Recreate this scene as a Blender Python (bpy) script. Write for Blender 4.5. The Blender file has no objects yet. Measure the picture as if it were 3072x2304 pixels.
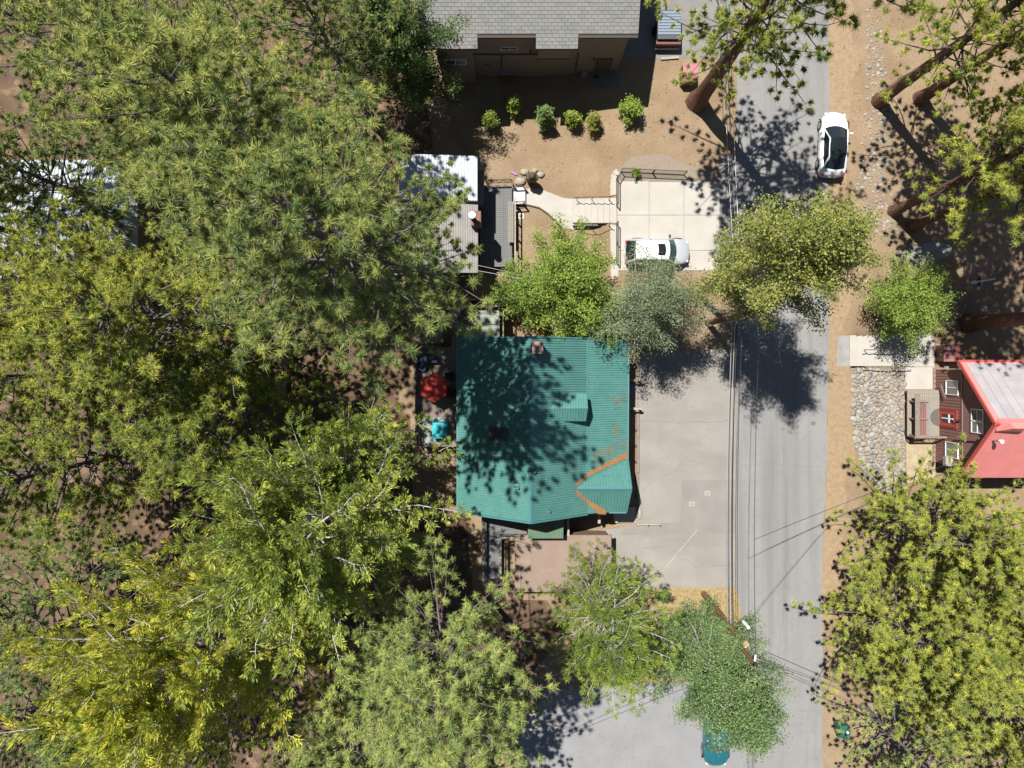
import bpy, math, random
import numpy as np
from mathutils import Vector, Matrix
from mathutils.geometry import delaunay_2d_cdt

# ------------------------------------------------------------------ camera, sky, sun, exposure
F, H, CX, CY = 2114.0, 51.0, 1536.0, 1090.0      # focal length in photo pixels, drone height, nadir pixel
sc = bpy.context.scene
C = bpy.context.collection
cam = bpy.data.cameras.new('camera'); cam.sensor_width = 36; cam.lens = 36*F/3072
cam.shift_y = -(1152-CY)/3072; cam.clip_end = 3000
co = bpy.data.objects.new('camera', cam); C.objects.link(co); co.location = (0, 0, H); sc.camera = co
SUN_EL = math.radians(64); SA = (0.62, -0.785)   # direction in which shadows fall
w = bpy.data.worlds.new('World'); sc.world = w; w.use_nodes = True
nt = w.node_tree; bg = nt.nodes['Background']; sky = nt.nodes.new('ShaderNodeTexSky')
sky.sky_type = 'NISHITA'; sky.sun_disc = False; sky.sun_elevation = SUN_EL
sky.sun_rotation = math.atan2(-SA[0], -SA[1]); sky.altitude = 1900
nt.links.new(sky.outputs[0], bg.inputs[0]); bg.inputs[1].default_value = 0.052
sl = bpy.data.lights.new('sun', 'SUN'); sl.energy = 5.0; sl.angle = math.radians(0.53); sl.color = (1, .965, .90)
so = bpy.data.objects.new('sun', sl); C.objects.link(so)
so.rotation_euler = Vector((SA[0]*math.cos(SUN_EL), SA[1]*math.cos(SUN_EL), -math.sin(SUN_EL))).to_track_quat('-Z', 'Y').to_euler()
so.location = (-30, 40, 100)
vs = sc.view_settings; vs.view_transform = 'Standard'; vs.look = 'None'; vs.exposure = 0.78; vs.gamma = 1

# ------------------------------------------------------------------ pixel <-> world
def P(px, py, z=0.0):
    s = (H-z)/F
    return ((px-CX)*s, (CY-py)*s, z)
def sm(a, b, x):
    t = min(1, max(0, (x-a)/(b-a))); return t*t*(3-2*t)
_ky = [(-4000, 1500, 1950), (240, 1500, 1950), (480, 1792, 1836), (780, 1792, 1836), (900, 1700, 1850), (1000, 1830, 1885), (1560, 1830, 1885), (1640, 1340, 1500), (6000, 1340, 1500)]
def terr(x, y):
    px = x*F/H+CX; py = CY-y*F/H
    for (a, b) in zip(_ky[:-1], _ky[1:]):
        if a[0] <= py <= b[0]:
            t = sm(a[0], b[0], py); x0 = a[1]+(b[1]-a[1])*t; x1 = a[2]+(b[2]-a[2])*t; break
    else: x0, x1 = 1500, 1950
    z = -1.2*(1-sm(x0, x1, px))
    z -= 1.0*sm(2548, 2712, px)*sm(760, 960, py)*(1-sm(1640, 1850, py))
    wv = sm(0, 300, 1500-px)+sm(0, 200, px-2560)*(1-sm(900, 1000, py)*(1-sm(1700, 1800, py)))
    z += wv*(.10*math.sin(x*.7+1.3*math.sin(y*.31))*math.sin(y*.53+x*.21)+.05*math.sin(x*1.9+y*1.3))
    if 2560 < px < 2700 and 1012 < py < 1096: z = min(z, -1.12)
    return z
def G(px, py):
    x, y, z = P(px, py, 0)
    for _ in range(3):
        z = terr(x, y); x, y, z = P(px, py, z)
    return (x, y, z)

# ------------------------------------------------------------------ materials
MATS = {}
def mat(name, c, c2=None, sc1=3.0, rough=.85, bump=0.0, bsc=40.0, metal=0.0, spec=.35, c3=None, sc3=25.0, th=(.35, .65), th3=(.55, .7), streak=None, coat=0):
    if name in MATS: return MATS[name]
    m = bpy.data.materials.new(name); m.use_nodes = True; n = m.node_tree.nodes; l = m.node_tree.links
    b = n['Principled BSDF']; b.inputs['Roughness'].default_value = rough; b.inputs['Metallic'].default_value = metal
    b.inputs['Specular IOR Level'].default_value = spec; b.inputs['Coat Weight'].default_value = coat
    tc = n.new('ShaderNodeTexCoord'); out = None
    def noise(s, d=5.0, dist=0.0):
        t = n.new('ShaderNodeTexNoise'); t.inputs['Scale'].default_value = s; t.inputs['Detail'].default_value = d
        t.inputs['Distortion'].default_value = dist; l.new(tc.outputs['Object'], t.inputs['Vector']); return t
    def ramp(src, a, bb):
        r = n.new('ShaderNodeMapRange'); r.inputs[1].default_value = a; r.inputs[2].default_value = bb; l.new(src, r.inputs[0]); return r.outputs[0]
    def mix(fac, A, B):
        x = n.new('ShaderNodeMix'); x.data_type = 'RGBA'; l.new(fac, x.inputs[0])
        for s, v in ((x.inputs[6], A), (x.inputs[7], B)):
            if isinstance(v, tuple): s.default_value = v+(1,)
            else: l.new(v, s)
        return x.outputs[2]
    cur = c
    if c2: cur = mix(ramp(noise(sc1).outputs['Fac'], *th), cur, c2)
    if c3: cur = mix(ramp(noise(sc3, 8).outputs['Fac'], *th3), cur, c3)
    if streak:
        mp = n.new('ShaderNodeMapping'); mp.inputs['Scale'].default_value = streak[1]; l.new(tc.outputs['Object'], mp.inputs['Vector'])
        t = n.new('ShaderNodeTexNoise'); t.inputs['Scale'].default_value = 1; t.inputs['Detail'].default_value = 6; l.new(mp.outputs[0], t.inputs['Vector'])
        cur = mix(ramp(t.outputs['Fac'], .48, .72), cur, streak[0])
    if isinstance(cur, tuple): b.inputs['Base Color'].default_value = cur+(1,)
    else: l.new(cur, b.inputs['Base Color'])
    if bump:
        bp = n.new('ShaderNodeBump'); bp.inputs['Strength'].default_value = bump; bp.inputs['Distance'].default_value = .05
        l.new(noise(bsc, 8).outputs['Fac'], bp.inputs['Height']); l.new(bp.outputs[0], b.inputs['Normal'])
    MATS[name] = m; return m
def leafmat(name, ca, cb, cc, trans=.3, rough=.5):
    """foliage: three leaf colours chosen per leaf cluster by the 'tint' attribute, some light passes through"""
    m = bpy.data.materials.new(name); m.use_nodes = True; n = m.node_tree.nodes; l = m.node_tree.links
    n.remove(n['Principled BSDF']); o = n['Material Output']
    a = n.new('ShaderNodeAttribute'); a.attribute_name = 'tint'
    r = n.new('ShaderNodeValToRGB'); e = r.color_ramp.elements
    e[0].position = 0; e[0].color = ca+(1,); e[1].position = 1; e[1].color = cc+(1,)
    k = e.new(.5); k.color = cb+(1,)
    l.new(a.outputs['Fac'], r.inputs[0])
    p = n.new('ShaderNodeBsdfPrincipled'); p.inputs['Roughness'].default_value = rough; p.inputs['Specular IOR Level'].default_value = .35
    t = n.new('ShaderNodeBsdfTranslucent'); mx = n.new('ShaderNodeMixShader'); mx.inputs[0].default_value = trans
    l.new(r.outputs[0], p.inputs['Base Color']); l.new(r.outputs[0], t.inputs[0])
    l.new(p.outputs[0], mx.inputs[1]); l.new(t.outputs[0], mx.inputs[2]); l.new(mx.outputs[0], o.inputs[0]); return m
def glassmat(name, c, rough=.05):
    m = mat(name, c, rough=rough, spec=.6); return m

DIRT = mat('dirt', (.285, .212, .138), (.225, .16, .10), .5, .95, .8, 30, c3=(.17, .118, .074), sc3=9, th3=(.5, .8), spec=.1)
ASPH = mat('asphalt', (.205, .200, .196), (.222, .217, .212), .5, .9, .3, 120, c3=(.18, .176, .174), sc3=2.5, th3=(.5, .85), spec=.25, streak=((.165, .16, .157), (1.1, .05, 1)))
LOT = mat('parking_pavement', (.255, .238, .216), (.225, .21, .19), .45, .92, .25, 140, c3=(.205, .195, .182), sc3=3.0, th3=(.55, .8), spec=.2, streak=((.2, .186, .168), (.25, .5, 1)))
CONC = mat('concrete', (.385, .36, .325), (.35, .325, .29), .8, .9, .15, 120, c3=(.34, .315, .28), sc3=6, th3=(.6, .8), spec=.2)
CONC2 = mat('concrete_grey', (.28, .27, .255), (.22, .21, .2), 1.5, .9, .2, 90)
GRAVEL = mat('gravel', (.275, .225, .17), (.21, .165, .12), 14, .95, .9, 60, c3=(.36, .32, .28), sc3=45, th3=(.5, .7))
DRY = mat('dry_grass', (.36, .27, .13), (.24, .165, .08), 5, .95, .9, 50, c3=(.42, .33, .2), sc3=30)
STONE = [mat('stone_%d' % i, c, c2, 6, .85, .3, 30) for i, (c, c2) in enumerate([((.31, .295, .27), (.22, .205, .185)), ((.34, .30, .245), (.24, .205, .16)), ((.23, .235, .235), (.165, .165, .165)), ((.35, .34, .32), (.25, .235, .215))])]
GREEN = mat('green_metal', (.064, .188, .168), (.078, .212, .192), 1.2, .40, .05, 8, c3=(.055, .162, .144), sc3=5, spec=.45, streak=((.095, .2, .175), (.35, 7, 1)))
GREEN_T = mat('green_metal_trim', (.062, .175, .18), rough=.4, spec=.5)
BROWNW = mat('brown_stain', (.2, .14, .10), (.16, .11, .08), 4, .85, .2, 30)
SHED = mat('brown_flat_roof', (.235, .175, .14), (.205, .15, .12), .8, .9, .2, 60, c3=(.25, .19, .14), sc3=1.5)
DECK = mat('weathered_deck', (.23, .185, .155), (.165, .13, .11), 8, .85, .2, 40)
DECKG = mat('grey_deck', (.15, .15, .148), (.12, .12, .12), 5, .8, .15, 40)
TIMB = mat('pale_timber', (.34, .30, .25), (.27, .235, .2), 6, .85, .2, 30)
TIMD = mat('dark_timber', (.105, .072, .052), (.08, .055, .04), 6, .85, .2, 30)
SIDE = mat('brown_siding', (.25, .195, .155), (.225, .175, .138), 2, .8, .1, 60)
SIDET = mat('brown_trim', (.10, .075, .06), rough=.75)
SHING = [mat('shingle_%d' % i, c, tuple(x*.85 for x in c), 9, .95, .5, 120) for i, c in enumerate([(.225, .226, .212), (.24, .237, .218), (.205, .211, .203), (.23, .228, .21)])]
SHINGB = mat('shingle_under', (.06, .058, .053), rough=.95)
MAROON = mat('maroon_siding', (.235, .12, .105), (.21, .108, .094), 3, .8, .1, 40)
MAROON_D = mat('maroon_lap', (.195, .108, .105), (.175, .097, .094), 3, .8, .1, 40)
REDROOF = mat('red_roof', (.70, .23, .22), (.65, .21, .20), 1.0, .38, .06, 4, spec=.5)
REDT = mat('red_trim', (.40, .07, .055), rough=.45)
SKYSHEEN = mat('sky_sheen_roof', (.36, .33, .34), (.30, .28, .30), 1.2, .3, .04, 4, spec=.6)  # pale tone standing in for sky reflected on the red roof
WHITE = mat('white_paint', (.72, .71, .69), rough=.5)
WROOF = mat('pale_metal_roof', (.46, .50, .55), (.41, .45, .5), .8, .42, .04, 5, spec=.5)
GROOF = mat('grey_metal_roof', (.25, .235, .225), (.20, .19, .18), 1.5, .5, .05, 8, spec=.4)
BLACK = mat('black_metal', (.025, .023, .022), rough=.5)
RUSTM = mat('brown_metal', (.075, .05, .042), rough=.55)
STEEL = mat('galvanised', (.40, .41, .42), rough=.35, metal=.6)
GLASS = glassmat('window_glass', (.035, .045, .048))
GLASSL = glassmat('window_glass_curtain', (.16, .165, .16))
CARG = glassmat('car_glass', (.012, .016, .018), .04)
CARGT = glassmat('car_glass_green', (.03, .075, .062), .05)
PWHITE = mat('car_white', (.72, .73, .74), rough=.25, spec=.5, coat=.6)
PSILV = mat('car_silver', (.52, .55, .58), rough=.28, spec=.5, metal=.35, coat=.6)
PTEAL = mat('car_teal', (.02, .13, .155), rough=.28, spec=.5, metal=.2, coat=.6)
RUBBER = mat('rubber', (.018, .018, .018), rough=.85)
REDL = mat('red_lamp', (.45, .02, .015), rough=.2)
BOXR = mat('maroon_steel_box', (.225, .075, .075), (.2, .065, .066), 2, .45, .05, 20)
BOXD = mat('dark_steel_box', (.15, .062, .05), (.13, .054, .045), 3, .55, .05, 20)
REDF = mat('red_canvas', (.52, .055, .035), (.46, .05, .035), 3, .8, .1, 60)
TEALF = mat('teal_canvas', (.03, .36, .40), (.025, .30, .35), 4, .7, .2, 14)
TUB = mat('spa_cover', (.27, .30, .25), (.22, .25, .21), 5, .7, .15, 20)
LITTER = mat('needle_litter', (.30, .165, .075), (.22, .11, .05), 12, .95)
ROPE = mat('wire', (.035, .035, .035), rough=.5)
WIREL = mat('wire_light', (.33, .33, .34), rough=.4)
POLE = mat('pole_wood', (.20, .10, .05), (.14, .075, .04), 9, .85, .4, 25)
BARKR = mat('bark_red', (.175, .088, .055), (.05, .028, .02), 7, .95, 1.0, 9, c3=(.23, .13, .085), sc3=16, th3=(.52, .66))
BARKG = mat('bark_grey', (.17, .15, .14), (.10, .085, .078), 9, .95, .6, 20)
BARKW = mat('bark_white', (.50, .47, .455), (.34, .31, .295), 7, .9, .3, 20)
BARKD = mat('bark_dark', (.10, .078, .065), (.06, .045, .038), 9, .95, .6, 20)
CONE = mat('pine_cone', (.42, .17, .05), (.3, .1, .03), 30, .8)
CARV = mat('carved_wood', (.13, .085, .045), (.05, .045, .03), 5, .8, .4, 16)
PLUM = mat('purple_toy', (.28, .13, .38), rough=.5)
BLUE = mat('blue_tarp', (.02, .14, .42), rough=.5)
GRNB = mat('green_bin', (.015, .11, .075), rough=.5)
PINE = leafmat('pine_needles', (.075, .12, .042), (.235, .285, .08), (.48, .48, .12), .24)
PINE2 = leafmat('pine_needles_fresh', (.09, .14, .03), (.275, .315, .058), (.52, .50, .075), .24)
PINED = leafmat('pine_needles_dusty', (.09, .145, .05), (.25, .31, .09), (.46, .48, .14), .24)
CEDAR = leafmat('cedar_spray', (.14, .19, .03), (.39, .43, .065), (.66, .61, .085), .26)
CEDAR2 = leafmat('cedar_spray_green', (.11, .17, .042), (.285, .355, .075), (.50, .53, .10), .26)
LF_BRIGHT = leafmat('leaf_bright', (.11, .19, .036), (.225, .32, .055), (.35, .42, .07), .32)
LF_GREY = leafmat('leaf_greygreen', (.095, .13, .065), (.185, .225, .12), (.29, .32, .19), .26)
LF_YEL = leafmat('leaf_olive', (.095, .125, .032), (.215, .245, .055), (.38, .375, .09), .28)
LF_GREEN = leafmat('leaf_birch', (.075, .14, .05), (.15, .235, .08), (.25, .33, .12), .3)
LF_DARK = leafmat('leaf_dark', (.045, .085, .025), (.08, .135, .035), (.14, .2, .04), .3)

# ------------------------------------------------------------------ mesh builders
class MB:
    def __init__(s): s.v = []; s.f = []
    def add(s, vs, fs):
        o = len(s.v); s.v += [tuple(v) for v in vs]; s.f += [tuple(i+o for i in f) for f in fs]; return s
    def box(s, x0, x1, y0, y1, z0, z1):
        x0, x1 = min(x0, x1), max(x0, x1); y0, y1 = min(y0, y1), max(y0, y1)
        return s.add([(x0, y0, z0), (x1, y0, z0), (x1, y1, z0), (x0, y1, z0), (x0, y0, z1), (x1, y0, z1), (x1, y1, z1), (x0, y1, z1)],
                     [(0, 3, 2, 1), (4, 5, 6, 7), (0, 1, 5, 4), (1, 2, 6, 5), (2, 3, 7, 6), (3, 0, 4, 7)])
    def obox(s, c, a, b, d):
        c, a, b, d = map(Vector, (c, a, b, d))
        return s.add([c-a-b-d, c+a-b-d, c+a+b-d, c-a+b-d, c-a-b+d, c+a-b+d, c+a+b+d, c-a+b+d],
                     [(0, 3, 2, 1), (4, 5, 6, 7), (0, 1, 5, 4), (1, 2, 6, 5), (2, 3, 7, 6), (3, 0, 4, 7)])
    def beam(s, p, q, wd, ht, up=(0, 0, 1)):
        p, q = Vector(p), Vector(q); a = (q-p)/2; up = Vector(up)
        b = a.cross(up)
        if b.length < 1e-6: b = a.cross(Vector((0, 1, 0)))
        b.normalize(); d = b.cross(a).normalized()
        return s.obox((p+q)/2, a, b*wd/2, d*ht/2)
    def tube(s, pts, rad, n=8, cap=True):
        pts = [Vector(p) for p in pts]; k = len(pts); rings = []
        if not hasattr(rad, '__len__'): rad = [rad]*k
        o = len(s.v)
        for i, p in enumerate(pts):
            t = (pts[min(i+1, k-1)]-pts[max(i-1, 0)]).normalized()
            u = t.cross(Vector((.31, .95, .07)));
            if u.length < .05: u = t.cross(Vector((1, 0, 0)))
            u.normalize(); vv = t.cross(u)
            for j in range(n):
                a = 2*math.pi*j/n; s.v.append(tuple(p+(u*math.cos(a)+vv*math.sin(a))*rad[i]))
        for i in range(k-1):
            for j in range(n):
                s.f.append((o+i*n+j, o+i*n+(j+1) % n, o+(i+1)*n+(j+1) % n, o+(i+1)*n+j))
        if cap: s.f.append(tuple(o+j for j in range(n))[::-1]); s.f.append(tuple(o+(k-1)*n+j for j in range(n)))
        return s
    def prism(s, pts, z0, z1):
        n = len(pts); ar = sum(pts[i][0]*pts[(i+1) % n][1]-pts[(i+1) % n][0]*pts[i][1] for i in range(n))
        if ar < 0: pts = pts[::-1]
        o = len(s.v); s.v += [(p[0], p[1], z0) for p in pts]+[(p[0], p[1], z1) for p in pts]
        s.f.append(tuple(o+i for i in range(n))[::-1]); s.f.append(tuple(o+n+i for i in range(n)))
        s.f += [(o+i, o+(i+1) % n, o+n+(i+1) % n, o+n+i) for i in range(n)]
        return s
    def slab(s, pts, th):
        """planar 3D polygon thickened straight down"""
        n = len(pts); a = Vector((0, 0, 0))
        for i in range(n): a += Vector(pts[i]).cross(Vector(pts[(i+1) % n]))
        if a.z < 0: pts = pts[::-1]
        o = len(s.v); s.v += [(p[0], p[1], p[2]-th) for p in pts]+[tuple(p) for p in pts]
        s.f.append(tuple(o+i for i in range(n))[::-1]); s.f.append(tuple(o+n+i for i in range(n)))
        s.f += [(o+i, o+(i+1) % n, o+n+(i+1) % n, o+n+i) for i in range(n)]
        return s
    def ball(s, c, r, sx=1, sy=1, sz=1, n=8, m=5, jit=0, rnd=None):
        o = len(s.v)
        s.v.append((c[0], c[1], c[2]-r*sz))
        for i in range(1, m):
            th = math.pi*i/m
            for j in range(n):
                a = 2*math.pi*j/n; k = 1+(rnd.uniform(-jit, jit) if jit else 0)
                s.v.append((c[0]+r*k*sx*math.sin(th)*math.cos(a), c[1]+r*k*sy*math.sin(th)*math.sin(a), c[2]-r*k*sz*math.cos(th)))
        s.v.append((c[0], c[1], c[2]+r*sz)); e = len(s.v)-1
        for j in range(n):
            s.f.append((o, o+1+(j+1) % n, o+1+j)); s.f.append((e, o+1+(m-2)*n+j, o+1+(m-2)*n+(j+1) % n))
            for i in range(m-2):
                s.f.append((o+1+i*n+j, o+1+i*n+(j+1) % n, o+1+(i+1)*n+(j+1) % n, o+1+(i+1)*n+j))
        return s
    def build(s, name, m, parent=None, org=(0, 0, 0), smooth=False):
        me = bpy.data.meshes.new(name)
        me.from_pydata([(a-org[0], b-org[1], c-org[2]) for a, b, c in s.v], [], s.f); me.update()
        if smooth: me.shade_smooth()
        me.materials.append(m); ob = bpy.data.objects.new(name, me); C.objects.link(ob)
        if parent: ob.parent = parent
        return ob
def npmesh(name, V, Fa, m, parent=None, tint=None, smooth=False):
    me = bpy.data.meshes.new(name); k = Fa.shape[1]
    me.vertices.add(len(V)); me.vertices.foreach_set('co', V.astype(np.float32).ravel())
    me.loops.add(Fa.size); me.loops.foreach_set('vertex_index', Fa.astype(np.int32).ravel())
    me.polygons.add(len(Fa)); me.polygons.foreach_set('loop_start', np.arange(0, Fa.size, k, dtype=np.int32))
    me.polygons.foreach_set('loop_total', np.full(len(Fa), k, dtype=np.int32))
    if tint is not None:
        at = me.attributes.new('tint', 'FLOAT', 'POINT'); at.data.foreach_set('value', tint.astype(np.float32))
    me.update(calc_edges=True)
    if smooth: me.shade_smooth()
    me.materials.append(m); ob = bpy.data.objects.new(name, me); C.objects.link(ob)
    if parent: ob.parent = parent
    return ob
def tag(o, label=None, cat=None, group=None, kind=None):
    if label: o['label'] = label
    if cat: o['category'] = cat
    if group: o['group'] = group
    if kind: o['kind'] = kind
    return o
class Thing:
    """an Empty at the thing's base; parts are given in world coordinates"""
    def __init__(s, name, label, cat, loc, group=None):
        s.o = bpy.data.objects.new(name, None); C.objects.link(s.o); s.o.location = loc; s.o.empty_display_size = .2; s.loc = loc
        tag(s.o, label, cat, group)
    def part(s, name, mb, m, parent=None, smooth=False, label=None, kind=None):
        o = mb.build(name, m, parent or s.o, s.loc, smooth); tag(o, label, kind=kind); return o
    def inst(s, name, me, loc, parent=None, rot=None, scale=None):
        o = bpy.data.objects.new(name, me); C.objects.link(o); o.parent = parent or s.o
        o.location = Vector(loc)-Vector(s.loc)
        if rot: o.rotation_euler = rot
        if scale: o.scale = scale
        return o
def shared(name, mb, m, smooth=False):
    me = bpy.data.meshes.new(name); me.from_pydata(mb.v, [], mb.f); me.update(); me.materials.append(m)
    if smooth: me.shade_smooth()
    return me
def struct(name, mb, m, smooth=False, parent=None):
    o = mb.build(name, m, parent, smooth=smooth)
    if not parent: o['kind'] = 'structure'
    return o
def inpoly(x, y, poly):
    r = False; j = len(poly)-1
    for i in range(len(poly)):
        a, b = poly[i], poly[j]
        if (a[1] > y) != (b[1] > y) and x < (b[0]-a[0])*(y-a[1])/(b[1]-a[1])+a[0]: r = not r
        j = i
    return r
def drape(name, pxs, m, off=.012, step=.4, parent=None):
    """sheet over the terrain inside a polygon of photo pixels"""
    poly = [G(*p)[:2] for p in pxs]; bd = []
    for a, b in zip(poly, poly[1:]+poly[:1]):
        n = max(1, int(math.dist(a, b)/step)); bd += [(a[0]+(b[0]-a[0])*i/n, a[1]+(b[1]-a[1])*i/n) for i in range(n)]
    pts = [Vector(p) for p in bd]; n = len(pts); ed = [(i, (i+1) % n) for i in range(n)]
    xs = [p[0] for p in bd]; ys = [p[1] for p in bd]; x = min(xs)+step/2
    while x < max(xs):
        y = min(ys)+step/2
        while y < max(ys):
            if inpoly(x, y, poly): pts.append(Vector((x, y)))
            y += step
        x += step
    v, _, f, *_ = delaunay_2d_cdt(pts, ed, [list(range(n))], 1, 1e-5)
    mb = MB(); mb.v = [(p.x, p.y, terr(p.x, p.y)+off) for p in v]; mb.f = [tuple(q) for q in f]
    return struct(name, mb, m, parent=parent)
rnd = random.Random(4)

# ------------------------------------------------------------------ ground, road, pavements
def axis(lo, hi, st, far):
    a = list(np.arange(lo, hi+st/2, st)); return [-far, -far/2, -far/4, lo-8]+a+[hi+8, far/4, far/2, far]
xs = axis(-52, 56, .5, 400); ys = axis(-46, 44, .5, 400)
mb = MB(); mb.v = [(x, y, terr(x, y)) for y in ys for x in xs]; n = len(xs)
mb.f = [(j*n+i, j*n+i+1, (j+1)*n+i+1, (j+1)*n+i) for j in range(len(ys)-1) for i in range(n-1)]
struct('ground', mb, DIRT, smooth=True)
def sheet(name, pxs, m, z):
    q = [P(a, b, 0) for a, b in pxs]; mb = MB(); mb.prism([(a, b) for a, b, _ in q], z-.12, z); return struct(name, mb, m)
wob = lambda x, y0, y1, st, amp, seed: [(x(y)+random.Random(seed+int(y)).uniform(-amp, amp), y) for y in np.arange(y0, y1, st)]
redge = lambda y: np.interp(y, [-900, 300, 1000, 1400, 1700, 3200], [2494, 2486, 2487, 2480, 2466, 2470])
sheet('road', [(2212, -900), (2208, 1765), (2222, 1850), (2228, 2070), (2228, 3200)]+wob(redge, -900, 3200, 45, 3, 7)[::-1], ASPH, .010)
sheet('parking_area', [(1914, 1062), (1990, 1052), (2206.5, 1048), (2206.5, 1764), (1960, 1763), (1880, 1768), (1700, 1772), (1700, 1606), (1904, 1575)], LOT, .016)
sheet('parking_patch', [(1880, 1578), (2040, 1565), (2046, 1440), (2206, 1438), (2206, 1600), (2040, 1602), (1960, 1606), (1860, 1604)], mat('parking_patch', (.222, .205, .188), (.19, .178, .165), .7, .92, .25, 140), .020)
sheet('lower_parking_lot', [(1640, 2075), (1800, 2058), (2229, 2040), (2229, 3200), (1500, 3200), (1560, 2200)], mat('lower_lot', (.225, .225, .228), (.20, .20, .205), .6, .9, .25, 140), .016)
drape('dry_grass_strip', [(1955, 1764), (2210, 1762), (2224, 1850), (2228, 1960), (2100, 1900), (1960, 1830)], DRY, .02)
drape('road_shoulder', wob(redge, -200, 1900, 60, 2, 7)+[(p[0]+66+16*math.sin(p[1]*.011)+9*math.sin(p[1]*.043), p[1]) for p in wob(redge, -200, 1900, 24, 7, 9)][::-1], mat('tan_shoulder', (.285, .208, .13), (.235, .165, .10), 3, .95, .6, 40, c3=(.38, .29, .18), sc3=20), .006)
drape('gravel_patch', [(1860, 500), (1900, 470), (1990, 462), (2070, 500), (2150, 522), (2150, 545), (1864, 543), (1856, 520)], GRAVEL, .03)
drape('forest_floor', [(-400, -300), (1180, -300), (1200, 100), (1290, 360), (1300, 460), (1240, 700), (1250, 880), (1235, 1000), (1225, 1130), (1180, 1180), (1230, 1260), (1240, 1500), (1400, 1560), (1420, 1790), (1640, 1800), (1700, 1900), (1560, 2060), (1480, 2200), (1400, 2600), (-400, 2600)], mat('pine_duff', (.135, .086, .054), (.085, .054, .036), .6, .97, .9, 24, c3=(.235, .16, .095), sc3=1.1, th3=(.52, .7)), .03, .8)
sheet('driveway_apron', [(2156, 470), (2213, 468), (2211, 830), (2160, 815)], ASPH, .007)
drape('side_path', [(2690, 760), (2800, 722), (2850, 735), (2862, 760), (2790, 790), (2720, 800)], CONC2, .012)
seam = mat('seam_tar', (.13, .125, .12), rough=.9); seaml = mat('seam_pale', (.31, .295, .27), rough=.9)
def crack(name, pxs, wd, m, z, seed, jit=3):
    rr = random.Random(seed); pts = []
    for a, b in zip(pxs[:-1], pxs[1:]):
        k = max(2, int(math.dist(a, b)/14)); pts += [(a[0]+(b[0]-a[0])*i/k+rr.uniform(-jit, jit), a[1]+(b[1]-a[1])*i/k+rr.uniform(-jit, jit)) for i in range(k)]
    pts.append(pxs[-1]); mb = MB()
    for i in range(len(pts)-1):
        a, b = Vector(P(*pts[i])), Vector(P(*pts[i+1])); d = (b-a); nn_ = Vector((-d.y, d.x, 0)).normalized()*wd*rr.uniform(.5, 1.2)
        mb.add([(a-nn_)[:2]+(z,), (b-nn_)[:2]+(z,), (b+nn_)[:2]+(z,), (a+nn_)[:2]+(z,)], [(0, 1, 2, 3)])
    struct(name, mb, m)
crack('pavement_seam', [(1988, 1712), (2040, 1650), (2092, 1588)], .035, seaml, .026, 1, 1.5)
crack('pavement_seam', [(1915, 1110), (2206, 1113)], .012, seam, .025, 2); crack('pavement_seam', [(1916, 1262), (2060, 1268), (2206, 1262)], .010, seam, .0252, 3)
crack('pavement_crack', [(1930, 1480), (1960, 1440), (2010, 1425), (2050, 1380), (2110, 1390)], .010, seam, .0254, 4, 5); crack('pavement_crack', [(1930, 1640), (2000, 1640), (2080, 1700), (2200, 1690)], .010, seam, .0256, 5, 5)
crack('road_crack', [(2240, 1150), (2262, 1320), (2245, 1520), (2270, 1700)], .010, seam, .0156, 6, 5); crack('road_crack', [(2350, 1010), (2345, 1300), (2362, 1620), (2340, 1960), (2350, 2300)], .012, seam, .0158, 7, 4)
crack('road_crack', [(2215, 1400), (2300, 1390), (2470, 1402)], .009, seam, .0154, 8, 5); crack('road_crack', [(2230, 2130), (2330, 2120), (2466, 2140)], .009, seam, .0152, 9, 5)
for nm, px, py, rx, ry, m_, z_ in (('road_patch', 2440, 1270, 9, 8, seam, .0162), ('oil_stain', 2138, 2275, 14, 26, mat('oil', (.12, .105, .09), rough=.7), .0215)):
    rr = random.Random(3); q = [P(px+rx*rr.uniform(.6, 1.1)*math.cos(a), py+ry*rr.uniform(.6, 1.1)*math.sin(a)) for a in np.linspace(0, 6.28, 15)[:-1]]
    struct(nm, MB().add([(a, b, z_) for a, b, _ in q], [tuple(range(14))[::-1]]), m_)
# concrete driveway: six slabs with open joints
dw = MB(); 
bx = [1852, 1947, 2051, 2158]; by = [543, 646, 752, 812]
dwy = bpy.data.objects.new('driveway', None); C.objects.link(dwy); dwy['kind'] = 'structure'
for i in range(3):
    for j in range(3):
        a = P(bx[i]+(1.0 if i else 0), by[j]+1.0+(0 if j or i == 0 else 2)); b = P(bx[i+1]-1.0, by[j+1]-1.0)
        MB().box(a[0], b[0], b[1], a[1], -.25, .055+.004*((i+j) % 2)).build('slab', CONC, dwy)
MB().box(P(1851, 0)[0], P(2158, 0)[0], P(0, 812)[1], P(0, 545)[1], -.3, .03).build('slab_bed', CONC2, dwy)
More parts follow.
